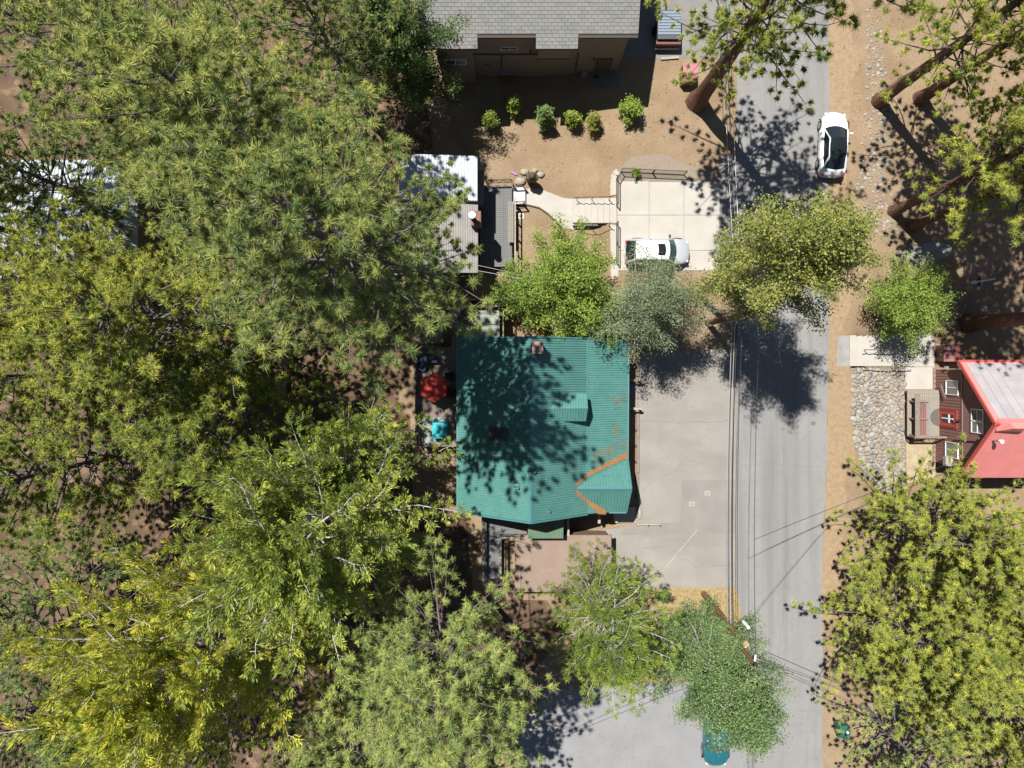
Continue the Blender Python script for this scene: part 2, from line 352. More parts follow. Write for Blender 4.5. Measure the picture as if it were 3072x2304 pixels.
# curved walk and stairs down to the grey deck
top = [(1538, 567), (1580, 566), (1622, 568), (1655, 580), (1690, 594), (1722, 597)]
bot = [(1722, 690), (1690, 682), (1665, 660), (1645, 640), (1618, 622), (1585, 614), (1538, 612)]
q = [P(a, b, -1.12) for a, b in top+bot]; struct('walkway', MB().prism([(a, b) for a, b, _ in q], -1.35, -1.12), CONC)
q = [P(a, b, -1.1) for a, b in [(1536, 612), (1585, 613), (1618, 621), (1645, 639), (1665, 659), (1686, 680), (1683, 682), (1661, 662), (1642, 643), (1616, 625), (1585, 617), (1536, 616)]]
struct('walkway_kerb', MB().prism([(a, b) for a, b, _ in q], -1.35, -1.09), mat('dark_kerb', (.07, .06, .05), rough=.9))
st = Thing('garden_stairs', 'pale concrete steps climbing from the curved walk to the driveway', 'stairs', P(1780, 630, -1.2))
for i in range(7):
    x0 = 1718+i*18.5; z = -1.12+(i+1)*.165; a = P(x0, 597-i*.5, z); b = P(1852, 668+i*.2, z)
    st.part('step', MB().box(a[0], a[0]+.50, b[1], a[1], -1.5, z), CONC)
st.part('stringer', MB().box(P(1722, 0)[0], P(1850, 0)[0], P(0, 671)[1], P(0, 669)[1], -1.5, -.6), CONC2)
# steps and landing down to the red house
st = Thing('entry_stairs', 'wide concrete steps leading down from the road to the red house landing', 'stairs', P(2620, 1050, -1))
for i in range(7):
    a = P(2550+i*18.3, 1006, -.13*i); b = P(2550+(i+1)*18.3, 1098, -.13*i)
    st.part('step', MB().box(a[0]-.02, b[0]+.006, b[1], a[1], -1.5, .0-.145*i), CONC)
    st.part('step_shadow', MB().box(b[0]-.0, b[0]+.075, b[1]+.01, a[1]-.01, -1.0, -.145*(i+1)+.012), mat('step_shadow_dark', (.09, .085, .08), rough=.9)) if i < 6 else None  # dark strip at the riser foot paints the step's shadow on the tread below
pv = Thing('landing', 'pale concrete landing at the foot of the wide steps beside the maroon box', 'landing', P(2750, 1050, -1))
pv.part('slab', MB().box(P(2678, 0)[0]+.3, P(2803, 0, -.95)[0], P(0, 1100, -.95)[1], P(0, 1005, -.95)[1], -1.4, -.95), CONC)
pv.part('slab', MB().box(P(2716, 0, -.95)[0], P(2803, 0, -.95)[0], P(0, 1168, -.95)[1], P(0, 1101, -.95)[1], -1.4, -.96), CONC)
drape('pale_pad', [(2718, 1330), (2806, 1325), (2806, 1430), (2720, 1450)], mat('pale_pad', (.36, .30, .2), (.3, .24, .15), 2, .95, .4, 40), .012)
drape('concrete_apron', [(2512, 1008), (2548, 1006), (2548, 1096), (2510, 1098)], CONC2, .012)
for i, (px, py) in enumerate([(2075, 1512), (2122, 1480)]):
    t = Thing('utility_cover', ['pale rimmed utility cover nearer the green roofed house', 'pale rimmed utility cover nearer the road'][i], 'cover', P(px, py, .02), 'utility covers in the parking area')
    a = P(px-8, py-6, .02); b = P(px+8, py+6, .02)
    t.part('rim', MB().box(a[0], b[0], b[1], a[1], .0, .03), CONC); t.part('lid', MB().box(a[0]+.05, b[0]-.05, b[1]+.05, a[1]-.05, .0, .036), LOT)
t = Thing('utility_cover', 'white rimmed square cover in the dry yard by the grey deck', 'cover', P(1563, 648, -1.2))
a = P(1555, 641, -1.2); b = P(1571, 656, -1.2); t.part('rim', MB().box(a[0], b[0], b[1], a[1], -1.4, -1.14), WHITE); t.part('lid', MB().box(a[0]+.05, b[0]-.05, b[1]+.05, a[1]-.05, -1.4, -1.13), DECK)

# ------------------------------------------------------------------ river stone beds
def stones(name, poly, rmin, rmax, count, seed, nobj, pw=1.6, sink=.22):
    r = random.Random(seed); root = bpy.data.objects.new(name, None); C.objects.link(root); root['kind'] = 'structure'
    me = []
    for k in range(8):
        b = MB().ball((0, 0, 0), 1, 1, r.uniform(.7, .95), r.uniform(.42, .6), 7, 5, .26, r); me.append(shared('stone', b, STONE[k % 4], k % 2 == 0))
    pos = []; grid = {}
    xs = [p[0] for p in poly]; ys = [p[1] for p in poly]; tries = 0
    while len(pos) < count and tries < 60000:
        tries += 1; px = r.uniform(min(xs), max(xs)); py = r.uniform(min(ys), max(ys))
        if not inpoly(px, py, poly): continue
        rr = rmin+(rmax-rmin)*r.random()**pw; x, y, z = G(px, py)
        gx, gy = int(x), int(y)
        if any(math.hypot(x-a, y-b) < .74*(rr+c) for i in (-1, 0, 1) for j in (-1, 0, 1) for a, b, c in grid.get((gx+i, gy+j), [])): continue
        grid.setdefault((gx, gy), []).append((x, y, rr)); pos.append((rr, x, y, z))
    pos.sort(reverse=True); rest = MB()
    for i, (rr, x, y, z) in enumerate(pos):
        if i < nobj:
            o = bpy.data.objects.new('stone', me[i % 8]); C.objects.link(o); o.parent = root; o.location = (x, y, z+rr*sink); o.rotation_euler = (r.uniform(-.2, .2), r.uniform(-.2, .2), r.uniform(0, 6.28)); o.scale = (rr, rr, rr)
        else: rest.ball((x, y, z+rr*.2), rr, 1, r.uniform(.7, .95), .5, 6, 4, .15, r)
    if rest.v: rest.build('small_stones', STONE[0], root, smooth=True)['kind'] = 'stuff'
stones('stone_bed', [(2556, 1108), (2712, 1112), (2714, 1480), (2690, 1490), (2640, 1475), (2590, 1420), (2560, 1300)], .10, .30, 1150, 3, 300, pw=1.3, sink=.05)
stones('stone_swale', [(2600, 30), (2650, 30), (2660, 250), (2680, 400), (2670, 560), (2700, 700), (2640, 720), (2560, 640), (2580, 480), (2600, 300)], .06, .2, 330, 5, 220, sink=-.1)
for k, (px, py, rr, lb) in enumerate([(1560, 545, .42, 'large pale boulder left of the carved wooden figure'), (1622, 525, .3, 'pinkish boulder right of the carved wooden figure'), (1573, 517, .34, 'tan boulder behind the carved wooden figure'), (1604, 512, .24, 'small pale rock at the upper right of the carved wooden figure')]):
    x, y, z = G(px, py); b = MB().ball((0, 0, 0), rr, 1, .8, .6, 9, 6, .14, rnd); o = b.build('boulder', STONE[1], smooth=True); o.location = (x, y, z+rr*.3); tag(o, lb, 'boulder', 'boulders round the carved figure')

# ------------------------------------------------------------------ roof helper
def clip(poly, v):
    us = []
    for i in range(len(poly)):
        a, b = poly[i], poly[(i+1) % len(poly)]
        if (a[1] > v) != (b[1] > v): us.append(a[0]+(b[0]-a[0])*(v-a[1])/(b[1]-a[1]))
    us.sort(); return list(zip(us[::2], us[1::2]))
def metal_roof(T, pts, ribdir, m, sp=.155, th=.07, name='roof_slope', rw=.055, rh=.048, parent=None):
    o = T.part(name, MB().slab(pts, th), m, parent)
    p0 = Vector(pts[0]); u = Vector(ribdir).normalized(); nn = Vector((0, 0, 0))
    for i in range(len(pts)): nn += Vector(pts[i]).cross(Vector(pts[(i+1) % len(pts)]))
    nn.normalize()
    if nn.z < 0: nn = -nn
    u = (u-nn*u.dot(nn)).normalized(); v = nn.cross(u)
    poly = [((Vector(p)-p0).dot(u), (Vector(p)-p0).dot(v)) for p in pts]
    vmin = min(a[1] for a in poly); vmax = max(a[1] for a in poly); mb = MB(); k = vmin+sp*.5
    while k < vmax:
        for a, b in clip(poly, k):
            if b-a > .1:
                A = p0+u*(a+.01)+v*k; B = p0+u*(b-.01)+v*k
                q = [A-v*rw/2, A+v*rw/2, B+v*rw/2, B-v*rw/2, A-v*rw/4+nn*rh, A+v*rw/4+nn*rh, B+v*rw/4+nn*rh, B-v*rw/4+nn*rh]
                mb.add(q, [(4, 5, 6, 7), (0, 4, 7, 3), (1, 2, 6, 5), (0, 1, 5, 4), (3, 7, 6, 2)])
        k += sp
    r = T.part('ribs', mb, m, o, kind='stuff'); return o
def needles_on(name, label, poly, zf, n, seed, m=LITTER):
    """loose pine needles: hundreds of thin slivers lying on a surface"""
    r = np.random.default_rng(seed); V = []; Fc = []
    xs = [p[0] for p in poly]; ys = [p[1] for p in poly]
    while len(Fc) < n:
        x = r.uniform(min(xs), max(xs)); y = r.uniform(min(ys), max(ys))
        if not inpoly(x, y, poly): continue
        a = r.uniform(0, 6.28); L = r.uniform(.03, .09); wd = r.uniform(.006, .014); o = len(V); c, s = math.cos(a), math.sin(a)
        for (u, v) in ((-L, -wd), (L, -wd), (L, wd), (-L, wd)):
            X = x+u*c-v*s; Y = y+u*s+v*c; V.append((X, Y, zf(X, Y)+.035+r.uniform(0, .025)))
        Fc.append((o, o+1, o+2, o+3))
    o = npmesh(name, np.array(V), np.array(Fc), m); tag(o, label, 'pine litter', kind='stuff')

# ------------------------------------------------------------------ green roofed house
RX, RZ, LX, LZ, BXx, BZ, EX, EZ, YT, YB = 1.17, 7.0, -3.67, 3.75, 4.97, 4.45, 7.86, 3.4, 1.63, -9.95
gh = Thing('green_roofed_house', 'brown house under a teal green ribbed metal roof beside the parking area', 'house', (1.2, -4, -1.2))
gh.part('wall', MB().add([(x, y, z) for y in (1.1, -9.3) for x, z in ((-3.2, -1.6), (7.3, -1.6), (7.3, 3.3), (4.9, 4.2), (1.17, 6.7), (-3.2, 3.7))],
        [(0, 1, 2, 3, 4, 5), (11, 10, 9, 8, 7, 6)]+[(i, 6+i, 6+(i+1) % 6, (i+1) % 6) for i in range(6)]), BROWNW)
metal_roof(gh, [(LX, YT, LZ), (RX, YT, RZ), (RX, YB, RZ), (LX, YB, LZ)], (1, 0, .67), GREEN)
metal_roof(gh, [(RX, YT, RZ), (BXx, YT, BZ), (BXx, -7.67, BZ), (4.2, -8.2, 4.965), (BXx, -9.03, BZ), (BXx, YB, BZ), (RX, YB, RZ)], (1, 0, -.67), GREEN)
lz = lambda x, y=0: BZ-(BZ-EZ)/(EX-BXx)*(x-BXx)
metal_roof(gh, [(BXx, YT, BZ), (EX, YT-.1, EZ), (7.8, -6.55, lz(7.8)), (BXx, -7.67, BZ)], (1, 0, -.36), GREEN)
metal_roof(gh, [(BXx, -9.03, BZ), (6.48, YB, lz(6.48)), (BXx, YB, BZ)], (1, 0, -.36), GREEN)
metal_roof(gh, [(4.0, -8.2, 4.965), (7.78, -8.2, 4.965), (7.8, -6.55, 3.42), (5.0, -6.55, 3.42)], (0, 1, -.95), GREEN, sp=.19)
metal_roof(gh, [(4.2, -8.2, 4.965), (7.78, -8.2, 4.965), (7.62, -9.95, 3.9), (5.0, -9.95, 3.9), (4.0, -8.2, 4.965)][1:], (0, -1, -.6), GREEN, sp=.19)
gh.part('gable_wall', MB().add([(7.5, -6.9, 1), (7.5, -9.6, 1), (7.5, -9.6, 3.8), (7.5, -8.2, 4.85), (7.5, -6.9, 3.5), (4.5, -9.6, 1), (4.5, -9.6, 3.8), (4.5, -8.2, 4.6)], [(0, 1, 2, 3, 4), (1, 5, 6, 2)]), BROWNW)
for nm, a, b, w_ in (('ridge_cap', (RX, YT+.02, RZ+.03), (RX, YB-.02, RZ+.03), .34), ('ridge_cap', (4.25, -8.2, 5.01), (7.8, -8.2, 5.01), .3), ('flashing', (BXx, YT, BZ+.045), (BXx, -7.5, BZ+.045), .13)):
    mbb = MB(); A, B = Vector(a), Vector(b); d = (B-A).normalized(); sd = d.cross(Vector((0, 0, 1))).normalized()*w_/2
    dz = Vector((0, 0, .11 if nm == 'ridge_cap' else .03))
    mbb.add([A-sd-dz, A, A+sd-dz, B-sd-dz, B, B+sd-dz], [(0, 1, 4, 3), (1, 2, 5, 4)]); gh.part(nm, mbb, GREEN_T)
for a, b in (((LX, YT+.02, LZ-.03), (LX, YB, LZ-.03)), ((EX+.02, YT-.1, EZ-.03), (7.82, -6.55, 3.38)), ((LX, YB-.02, LZ), (RX, YB-.02, RZ)), ((RX, YB-.02, RZ), (BXx, YB-.02, BZ)), ((LX, YT+.02, LZ), (RX, YT+.02, RZ)), ((RX, YT+.02, RZ), (BXx, YT+.02, BZ)), ((BXx, YT+.02, BZ), (EX, YT-.08, EZ)), ((7.8, -8.2, 4.93), (7.64, -9.95, 3.87)), ((7.8, -8.2, 4.93), (7.82, -6.55, 3.4)), ((6.48, -9.97, 3.88), (7.62, -9.97, 3.88))):
    gh.part('eave_trim', MB().beam(a, b, .1, .16), GREEN_T)
# dormer in the east slope
ez = lambda x: RZ-.671*(x-RX)
dz, dy0, dy1, dy2, dx1 = 6.15, -1.95, -2.86, -3.72, 4.83
de = 5.62; xr = RX+(RZ-dz)/.671; xe = RX+(RZ-de)/.671
metal_roof(gh, [(xr, dy1, dz), (dx1, dy1, dz), (dx1, dy0, de), (xe, dy0, de)], (0, 1, -.58), GREEN, sp=.17, name='dormer_roof')
metal_roof(gh, [(xr, dy1, dz), (dx1, dy1, dz), (dx1-.06, dy2, de), (xe, dy2, de)], (0, -1, -.6), GREEN, sp=.17, name='dormer_roof')
gh.part('dormer_wall', MB().add([(4.62, -2.05, 4.3), (4.62, -3.6, 4.3), (4.62, -3.6, 5.6), (4.62, dy1, 6.05), (4.62, -2.05, 5.6), (2.9, -2.05, 5.6), (2.9, -3.6, 5.6), (2.9, -2.05, 5.4), (2.9, -3.6, 5.4)], [(0, 1, 2, 3, 4), (1, 8, 6, 2), (0, 4, 5, 7)]), BROWNW)
ch = P(1613, 1043, 8.0); o = gh.part('chimney', MB().box(ch[0]-.3, ch[0]+.3, ch[1]-.33, ch[1]+.33, 5.8, 7.85), mat('chimney_brown', (.19, .10, .08), rough=.7))
gh.part('chimney_cap', MB().box(ch[0]-.34, ch[0]+.34, ch[1]-.37, ch[1]+.37, 7.85, 7.93).box(ch[0]-.2, ch[0]+.2, ch[1]-.22, ch[1]+.22, 7.93, 8.0), mat('chimney_cap', (.27, .155, .125), rough=.6), o)
a = Vector(P(1465, 1283, 5.3)); 
def wz(x): return LZ+(RZ-LZ)/(RX-LX)*(x-LX)
x0, x1, y0, y1 = -1.52, -.32, -4.1, -4.95
sk = gh.part('skylight', MB().slab([(x0, y0, wz(x0)+.14), (x1, y0, wz(x1)+.14), (x1, y1, wz(x1)+.14), (x0, y1, wz(x0)+.14)], .16), RUSTM)
gh.part('pane', MB().slab([(x0+.1, y0-.1, wz(x0+.1)+.15), (x1-.1, y0-.1, wz(x1-.1)+.15), (x1-.1, y1+.1, wz(x1-.1)+.15), (x0+.1, y1+.1, wz(x0+.1)+.15)], .03), GLASS, sk)
for px, py, hh in ((1603, 1413, .3), (1553, 1462, .42), (1648, 1537, .25)):
    x, y, z = P(px, py, 6.6); z = wz(x) if x < RX else ez(x); gh.part('vent_pipe', MB().tube([(x, y, z-.1), (x, y, z+hh)], [.09, .07], 10), GREEN_T)
b = P(1553, 1458, 6.8); gh.part('vent_cowl', MB().ball((b[0]-.05, b[1], wz(b[0])+.05), .3, 1, .6, .5, 10, 6), GREEN_T, smooth=True)
# porch roof
metal_roof(gh, [(1.08, -9.35, 3.55), (3.42, -9.35, 3.55), (3.42, -11.9, 3.1), (1.08, -11.9, 3.1)], (0, 1, .18), mat('green_metal_dusty', (.07, .18, .13), (.16, .17, .10), 1.6, .6, .05, 8), sp=.13, name='porch_roof')
for x, y in ((1.2, -11.75), (3.3, -11.75)): gh.part('porch_post', MB().box(x-.06, x+.06, y-.06, y+.06, .9, 3.05), TIMD)
for a, b in (((3.45, -9.3, 3.5), (3.45, -11.9, 3.07)),): gh.part('eave_trim', MB().beam(a, b, .06, .14), GREEN_T)
zsl = lambda x, y: lz(x) if x > BXx else ez(x)
needles_on('needle_drift', 'orange pine needle drift along the upper valley of the small east gable', [(4.25, -8.05), (5.0, -7.45), (6.3, -6.9), (7.75, -6.35), (7.8, -5.95), (7.35, -6.15), (6.6, -6.5), (5.6, -6.95), (4.7, -7.4), (4.15, -7.85)], zsl, 6000, 1)
needles_on('needle_drift', 'orange pine needle drift along the lower valley of the small east gable', [(4.25, -8.3), (5.0, -9.0), (6.2, -9.75), (6.25, -10.02), (5.75, -9.98), (5.4, -9.6), (4.75, -9.05), (4.15, -8.5)], zsl, 3400, 2)
needles_on('needle_drift', 'small pine needle patch near the middle of the east eave', [(6.5, -2.2), (7.2, -2.25), (7.7, -2.0), (7.75, -2.6), (7.0, -2.9), (6.6, -2.6)], zsl, 60, 3)
needles_on('needle_drift', 'thin pine needle patch between the middle of the east eave and the gable', [(6.7, -4.1), (7.1, -4.0), (7.05, -5.0), (6.8, -5.0)], zsl, 60, 4)
needles_on('needle_drift', 'thin pine needles scattered on the lean-to slope above the small east gable', [(5.3, -5.9), (7.8, -5.0), (7.8, -5.7), (5.4, -6.7)], zsl, 200, 5)
needles_on('needle_drift', 'brown pine needles scattered on the little porch roof', [(1.2, -9.9), (2.6, -9.9), (2.9, -11.5), (1.3, -11.2)], lambda x, y: 3.55+(y+9.35)*.176, 260, 6)
for i, (a, b) in enumerate((((3.9, -9.5, 2.0), (3.9, -12.0, 2.0)), ((6.1, -9.6, 1.7), (6.1, -11.2, 1.7)))):
    t = Thing('timber_rail', ['pale timber rail beside the little green porch roof', 'pale timber rail stub below the small east gable'][i], 'rail', (a[0], b[1], 0), 'timber rails south of the green house')
    t.part('cap', MB().beam(a, b, .18, .07), TIMB)
    for k in (0.03, .5, .97): t.part('post', MB().box(a[0]-.05, a[0]+.05, a[1]+(b[1]-a[1])*k-.05, a[1]+(b[1]-a[1])*k+.05, -.02, a[2]-.03), TIMB)
# flat garage roof
ga = Thing('garage', 'low garage with a flat brown roof at the end of the parking area', 'garage', (3.5, -14, 0))
ga.part('wall', MB().box(.4, 6.75, -12.1, -15.7, -1.3, 1.85), BROWNW)
ga.part('roof', MB().box(.2, 6.88, -11.95, -15.9, 1.85, 2.0), SHED)
ga.part('roof_edge', MB().box(6.88, 6.93, -11.93, -15.92, 1.8, 2.03), TIMD)
# ------------------------------------------------------------------ railing helper
def railing(name, label, pts, h, m, post=1.6, picket=.13, lattice=False, cap=.09, group=None, cat='railing', capm=None, psize=.06):
    b = pts[0]; T = Thing(name, label, cat, tuple(b), group)
    for p, q in zip(pts[:-1], pts[1:]):
        p, q = Vector(p), Vector(q); L = (q-p).length; d = (q-p)/L; up = Vector((0, 0, h))
        T.part('top_rail', MB().beam(p+up, q+up, cap, .045), capm or m); T.part('bottom_rail', MB().beam(p+Vector((0, 0, .1)), q+Vector((0, 0, .1)), .05, .04), m)
        n = max(1, round(L/post)); me = shared('post', MB().box(-psize/2, psize/2, -psize/2, psize/2, 0, h), m)
        for i in range(n+1): T.inst('post', me, p+d*(L*i/n))
        if lattice:
            k = -h
            while k < L:
                for sg in (1, -1):
                    a0, a1 = (k, .1), (k+h-.1, h)
                    if a0[0] < 0: a0 = (0, .1-a0[0])
                    if a1[0] > L: a1 = (L, h-(a1[0]-L))
                    if a1[0]-a0[0] > .1:
                        A = p+d*(a0[0] if sg > 0 else L-a0[0])+Vector((0, 0, a0[1])); B = p+d*(a1[0] if sg > 0 else L-a1[0])+Vector((0, 0, a1[1]))
                        T.part('lattice_strip', MB().beam(A, B, .02+.008*sg, .035), m)
                k += lattice
        elif picket:
            pk = shared('picket', MB().box(-.011, .011, -.011, .011, .1, h-.01), m)
            nn = int(L/picket)
            for i in range(1, nn): T.inst('picket', pk, p+d*(L*i/nn))
    return T
# ------------------------------------------------------------------ decks of the green house
def planks(T, x0, x1, y0, y1, z, along, wd, m, th=.04, gap=.012):
    x0, x1 = min(x0, x1), max(x0, x1); y0, y1 = min(y0, y1), max(y0, y1)
    span = (x1-x0) if along == 'y' else (y1-y0); n = max(1, int(span/wd)); ww = span/n; Ln = (y1-y0) if along == 'y' else (x1-x0)
    b = MB().box(-ww/2+gap/2, ww/2-gap/2, 0, Ln, -th, 0) if along == 'y' else MB().box(0, Ln, -ww/2+gap/2, ww/2-gap/2, -th, 0)
    me = shared('plank', b, m)
    for i in range(n):
        loc = (x0+ww*(i+.5), y0, z) if along == 'y' else (x0, y0+ww*(i+.5), z)
        T.inst('plank', me, (loc[0], loc[1], z+.003*math.sin(i*2.7)))
    T.part('joist', MB().box(x0+.05, x1-.05, y0+.05, y1-.05, z-th-.2, z-th-.015), TIMD)
zd = .9
dk = Thing('west_deck', 'weathered board deck along the west side of the green roofed house', 'deck', P(1300, 1180, -1.2))
A = P(1250, 1340, zd); B = P(1372, 1042, zd); planks(dk, A[0], -3.2, A[1], B[1], zd, 'y', .15, DECK)
for x in (A[0]+.1, -3.5):
    for y in (A[1]+.2, -5, B[1]-.3): dk.part('leg', MB().box(x-.07, x+.07, y-.07, y+.07, -1.6, zd-.2), TIMD)
dk2 = Thing('spa_deck', 'shaded board deck carrying the spa north of the green roof', 'deck', P(1430, 980, -1.2))
A2 = P(1375, 1042, zd); B2 = P(1512, 915, zd); planks(dk2, -4.3, B2[0], 1.12, B2[1], zd, 'y', .15, DECK)
for x in (-4.2, B2[0]-.1):
    for y in (1.3, B2[1]-.2): dk2.part('leg', MB().box(x-.07, x+.07, y-.07, y+.07, -1.6, zd-.2), TIMD)
LATT = mat('dark_lattice', (.07, .055, .045), rough=.8); LCAP = mat('rail_cap_weathered', (.17, .14, .11), (.12, .1, .08), 6, .85)
railing('deck_railing', 'dark lattice railing along the west edge of the deck by the red umbrella', [P(1252, 1336, zd), P(1252, 1045, zd)], .95, LATT, 1.5, 0, .16, capm=LCAP)
railing('deck_railing', 'short lattice railing at the north end of the umbrella deck', [P(1252, 1043, zd), P(1318, 1040, zd)], .95, LATT, 1.5, 0, .16, capm=LCAP)
railing('deck_railing', 'angled lattice railing around the north corner of the spa deck', [(-4.3, 2.0, zd), P(1392, 926, zd), P(1505, 921, zd)], .95, LATT, 1.5, 0, .16, capm=LCAP)
railing('deck_railing', 'mossy railing along the east side of the spa', [P(1510, 925, zd), P(1510, 1010, zd)], .95, mat('mossy_timber', (.19, .18, .10), (.13, .125, .07), 6, .9), 1.5, .2, capm=mat('mossy_cap', (.24, .22, .13), (.17, .16, .09), 6, .9))
nst = Thing('deck_steps', 'small lattice sided step platform at the northwest deck corner', 'steps', P(1285, 1010, -1.2))
A3 = P(1258, 1030, .4); B3 = P(1330, 1000, .4); planks(nst, A3[0], B3[0], A3[1], B3[1], .45, 'x', .15, DECK)
for x in (A3[0]+.1, B3[0]-.1): nst.part('leg', MB().box(x-.06, x+.06, A3[1], A3[1]+.12, -1.6, .25), TIMD)
# spa with folded cover
c = P(1456, 972, 1.75); sp = Thing('hot_tub', 'square spa with a grey green folding cover on the deck', 'spa', (c[0], c[1], zd))
def rsq(x0, x1, y0, y1, r, n=5):
    o = []
    for cx, cy, a0 in ((x1-r, y1-r, 0), (x0+r, y1-r, 90), (x0+r, y0+r, 180), (x1-r, y0+r, 270)):
        o += [(cx+r*math.cos(math.radians(a0+90*i/n)), cy+r*math.sin(math.radians(a0+90*i/n))) for i in range(n+1)]
    return o
sp.part('cabinet', MB().prism(rsq(c[0]-.93, c[0]+.93, c[1]-.9, c[1]+.9, .15), zd, 1.62), mat('spa_cabinet', (.11, .09, .07), rough=.7))
for s_ in (1, -1): sp.part('cover_half', MB().prism(rsq(c[0]-.98, c[0]+.98, c[1]+(.012 if s_ > 0 else -.95), c[1]+(.95 if s_ > 0 else -.012), .12), 1.62, 1.74), TUB)
sp.part('lift_bar', MB().tube([(c[0]-1.02, c[1], 1.5), (c[0]-1.02, c[1], 1.8), (c[0]+1.02, c[1], 1.8), (c[0]+1.02, c[1], 1.5)], .025, 6), STEEL)
# umbrella
c = P(1300, 1163, 3.0); um = Thing('patio_umbrella', 'open red six sided patio umbrella on the west deck', 'umbrella', (c[0], c[1], zd))
um.part('pole', MB().tube([(c[0], c[1], zd), (c[0], c[1], 3.1)], .03, 8), BLACK)
um.part('base', MB().tube([(c[0], c[1], zd), (c[0], c[1], zd+.1)], [.28, .24], 16), BLACK)
R = 1.02
for k in range(6):
    a0 = math.radians(60*k+90); a1 = a0+math.radians(60); apex = Vector((c[0], c[1], 3.12)); mbb = MB(); N = 5; pts = []
    for i in range(N+1):
        for j in range(N+1):
            t = i/N; s_ = j/N; e0 = Vector((math.cos(a0), math.sin(a0), 0)); e1 = Vector((math.cos(a1), math.sin(a1), 0)); e = e0*(1-s_)+e1*s_
            sag = .10*math.sin(math.pi*s_)*t; p = apex+e*(R*t*(1-sag*.15)); p.z = 3.12-.42*t**1.15-sag*.35; pts.append(p)
    mbb.add(pts, [(i*(N+1)+j, (i+1)*(N+1)+j, (i+1)*(N+1)+j+1, i*(N+1)+j+1) for i in range(N) for j in range(N)]); um.part('canopy_panel', mbb, REDF, smooth=True)
    um.part('rib', MB().tube([(c[0], c[1], 3.08), (c[0]+R*math.cos(a0), c[1]+R*math.sin(a0), 2.68)], .012, 5), BLACK)
um.part('finial', MB().ball((c[0], c[1], 3.15), .04), BLACK)
# covered grill, chairs, rug
c = P(1319, 1292, 1.95); gr = Thing('covered_grill', 'teal canvas cover over a boxy grill on the deck', 'grill cover', (c[0], c[1], zd))
V = []; N = 6
for i in range(N+1):
    for j in range(N+1):
        u, v = i/N*2-1, j/N*2-1; V.append((c[0]+u*.53, c[1]+v*.55, 1.92-.07*abs(u)**3-.05*abs(v)**4-(.05 if abs(u) < .2 else 0)+.015*math.sin(9*u+5*v)))
mbb = MB().add(V, [(i*(N+1)+j, (i+1)*(N+1)+j, (i+1)*(N+1)+j+1, i*(N+1)+j+1) for i in range(N) for j in range(N)])
gr.part('cover_top', mbb, TEALF, smooth=True)
gr.part('cover_skirt', MB().add([(c[0]+a*.53*s_, c[1]+b*.55*s_, z) for s_, z in ((1, 1.80), (1.04, .95)) for a, b in ((-1, -1), (1, -1), (1, 1), (-1, 1))], [(0, 1, 5, 4), (1, 2, 6, 5), (2, 3, 7, 6), (3, 0, 4, 7)]), TEALF)
gr.part('cart', MB().box(c[0]-.45, c[0]+.45, c[1]-.45, c[1]+.45, zd, 1.75), BLACK)
a = P(1272, 1330, zd); b = P(1362, 1252, zd)
tag(MB().box(a[0], b[0], a[1], b[1], zd+.005, zd+.018).build('deck_rug', mat('patterned_rug', (.33, .32, .29), (.12, .22, .24), 4, .95, c3=(.26, .17, .09), sc3=9)), 'faded patterned rug on the deck under the teal cover', 'rug')
def chair(label, px, py, rot, m):
    c = P(px, py, zd+.4); T = Thing('deck_chair', label, 'chair', (c[0], c[1], zd), 'chairs on the west deck'); cs, sn = math.cos(rot), math.sin(rot)
    def L(x, y, z): return (c[0]+x*cs-y*sn, c[1]+x*sn+y*cs, zd+z)
    ax, ay = Vector((cs, sn, 0)), Vector((-sn, cs, 0))
    T.part('seat', MB().obox(L(0, 0, .42), ax*.27, ay*.26, (0, 0, .025)), m)
    T.part('backrest', MB().obox(L(-.29, 0, .72), (-.03*cs*4, -.03*sn*4, .30), ay*.26, ax*.02), m)
    for x in (-.22, .24):
        for y in (-.23, .23): T.part('leg', MB().beam(L(x, y, 0), L(x, y, .42), .035, .035), BLACK)
    for y in (-.29, .29): T.part('armrest', MB().obox(L(.0, y, .62), ax*.27, ay*.03, (0, 0, .018)), m)
chair('dark blue deck chair north of the red umbrella', 1268, 1098, -.4, mat('navy_sling', (.025, .06, .10), rough=.7))
chair('black deck chair east of the red umbrella', 1352, 1178, 2.9, BLACK)
chair('second black deck chair between the red umbrella and the house wall', 1350, 1130, 3.4, BLACK)
c = P(1282, 1075, 1.7); bt = Thing('deck_bench', 'long dark storage bench under the lattice at the north end of the umbrella deck', 'bench', (c[0], c[1], zd))
bt.part('box', MB().box(c[0]-.7, c[0]+.7, c[1]-.28, c[1]+.28, zd, 1.32), mat('dark_resin', (.03, .04, .055), rough=.6)); bt.part('lid', MB().box(c[0]-.73, c[0]+.73, c[1]-.3, c[1]+.3, 1.32, 1.38), mat('dark_resin', (.03, .04, .055)))
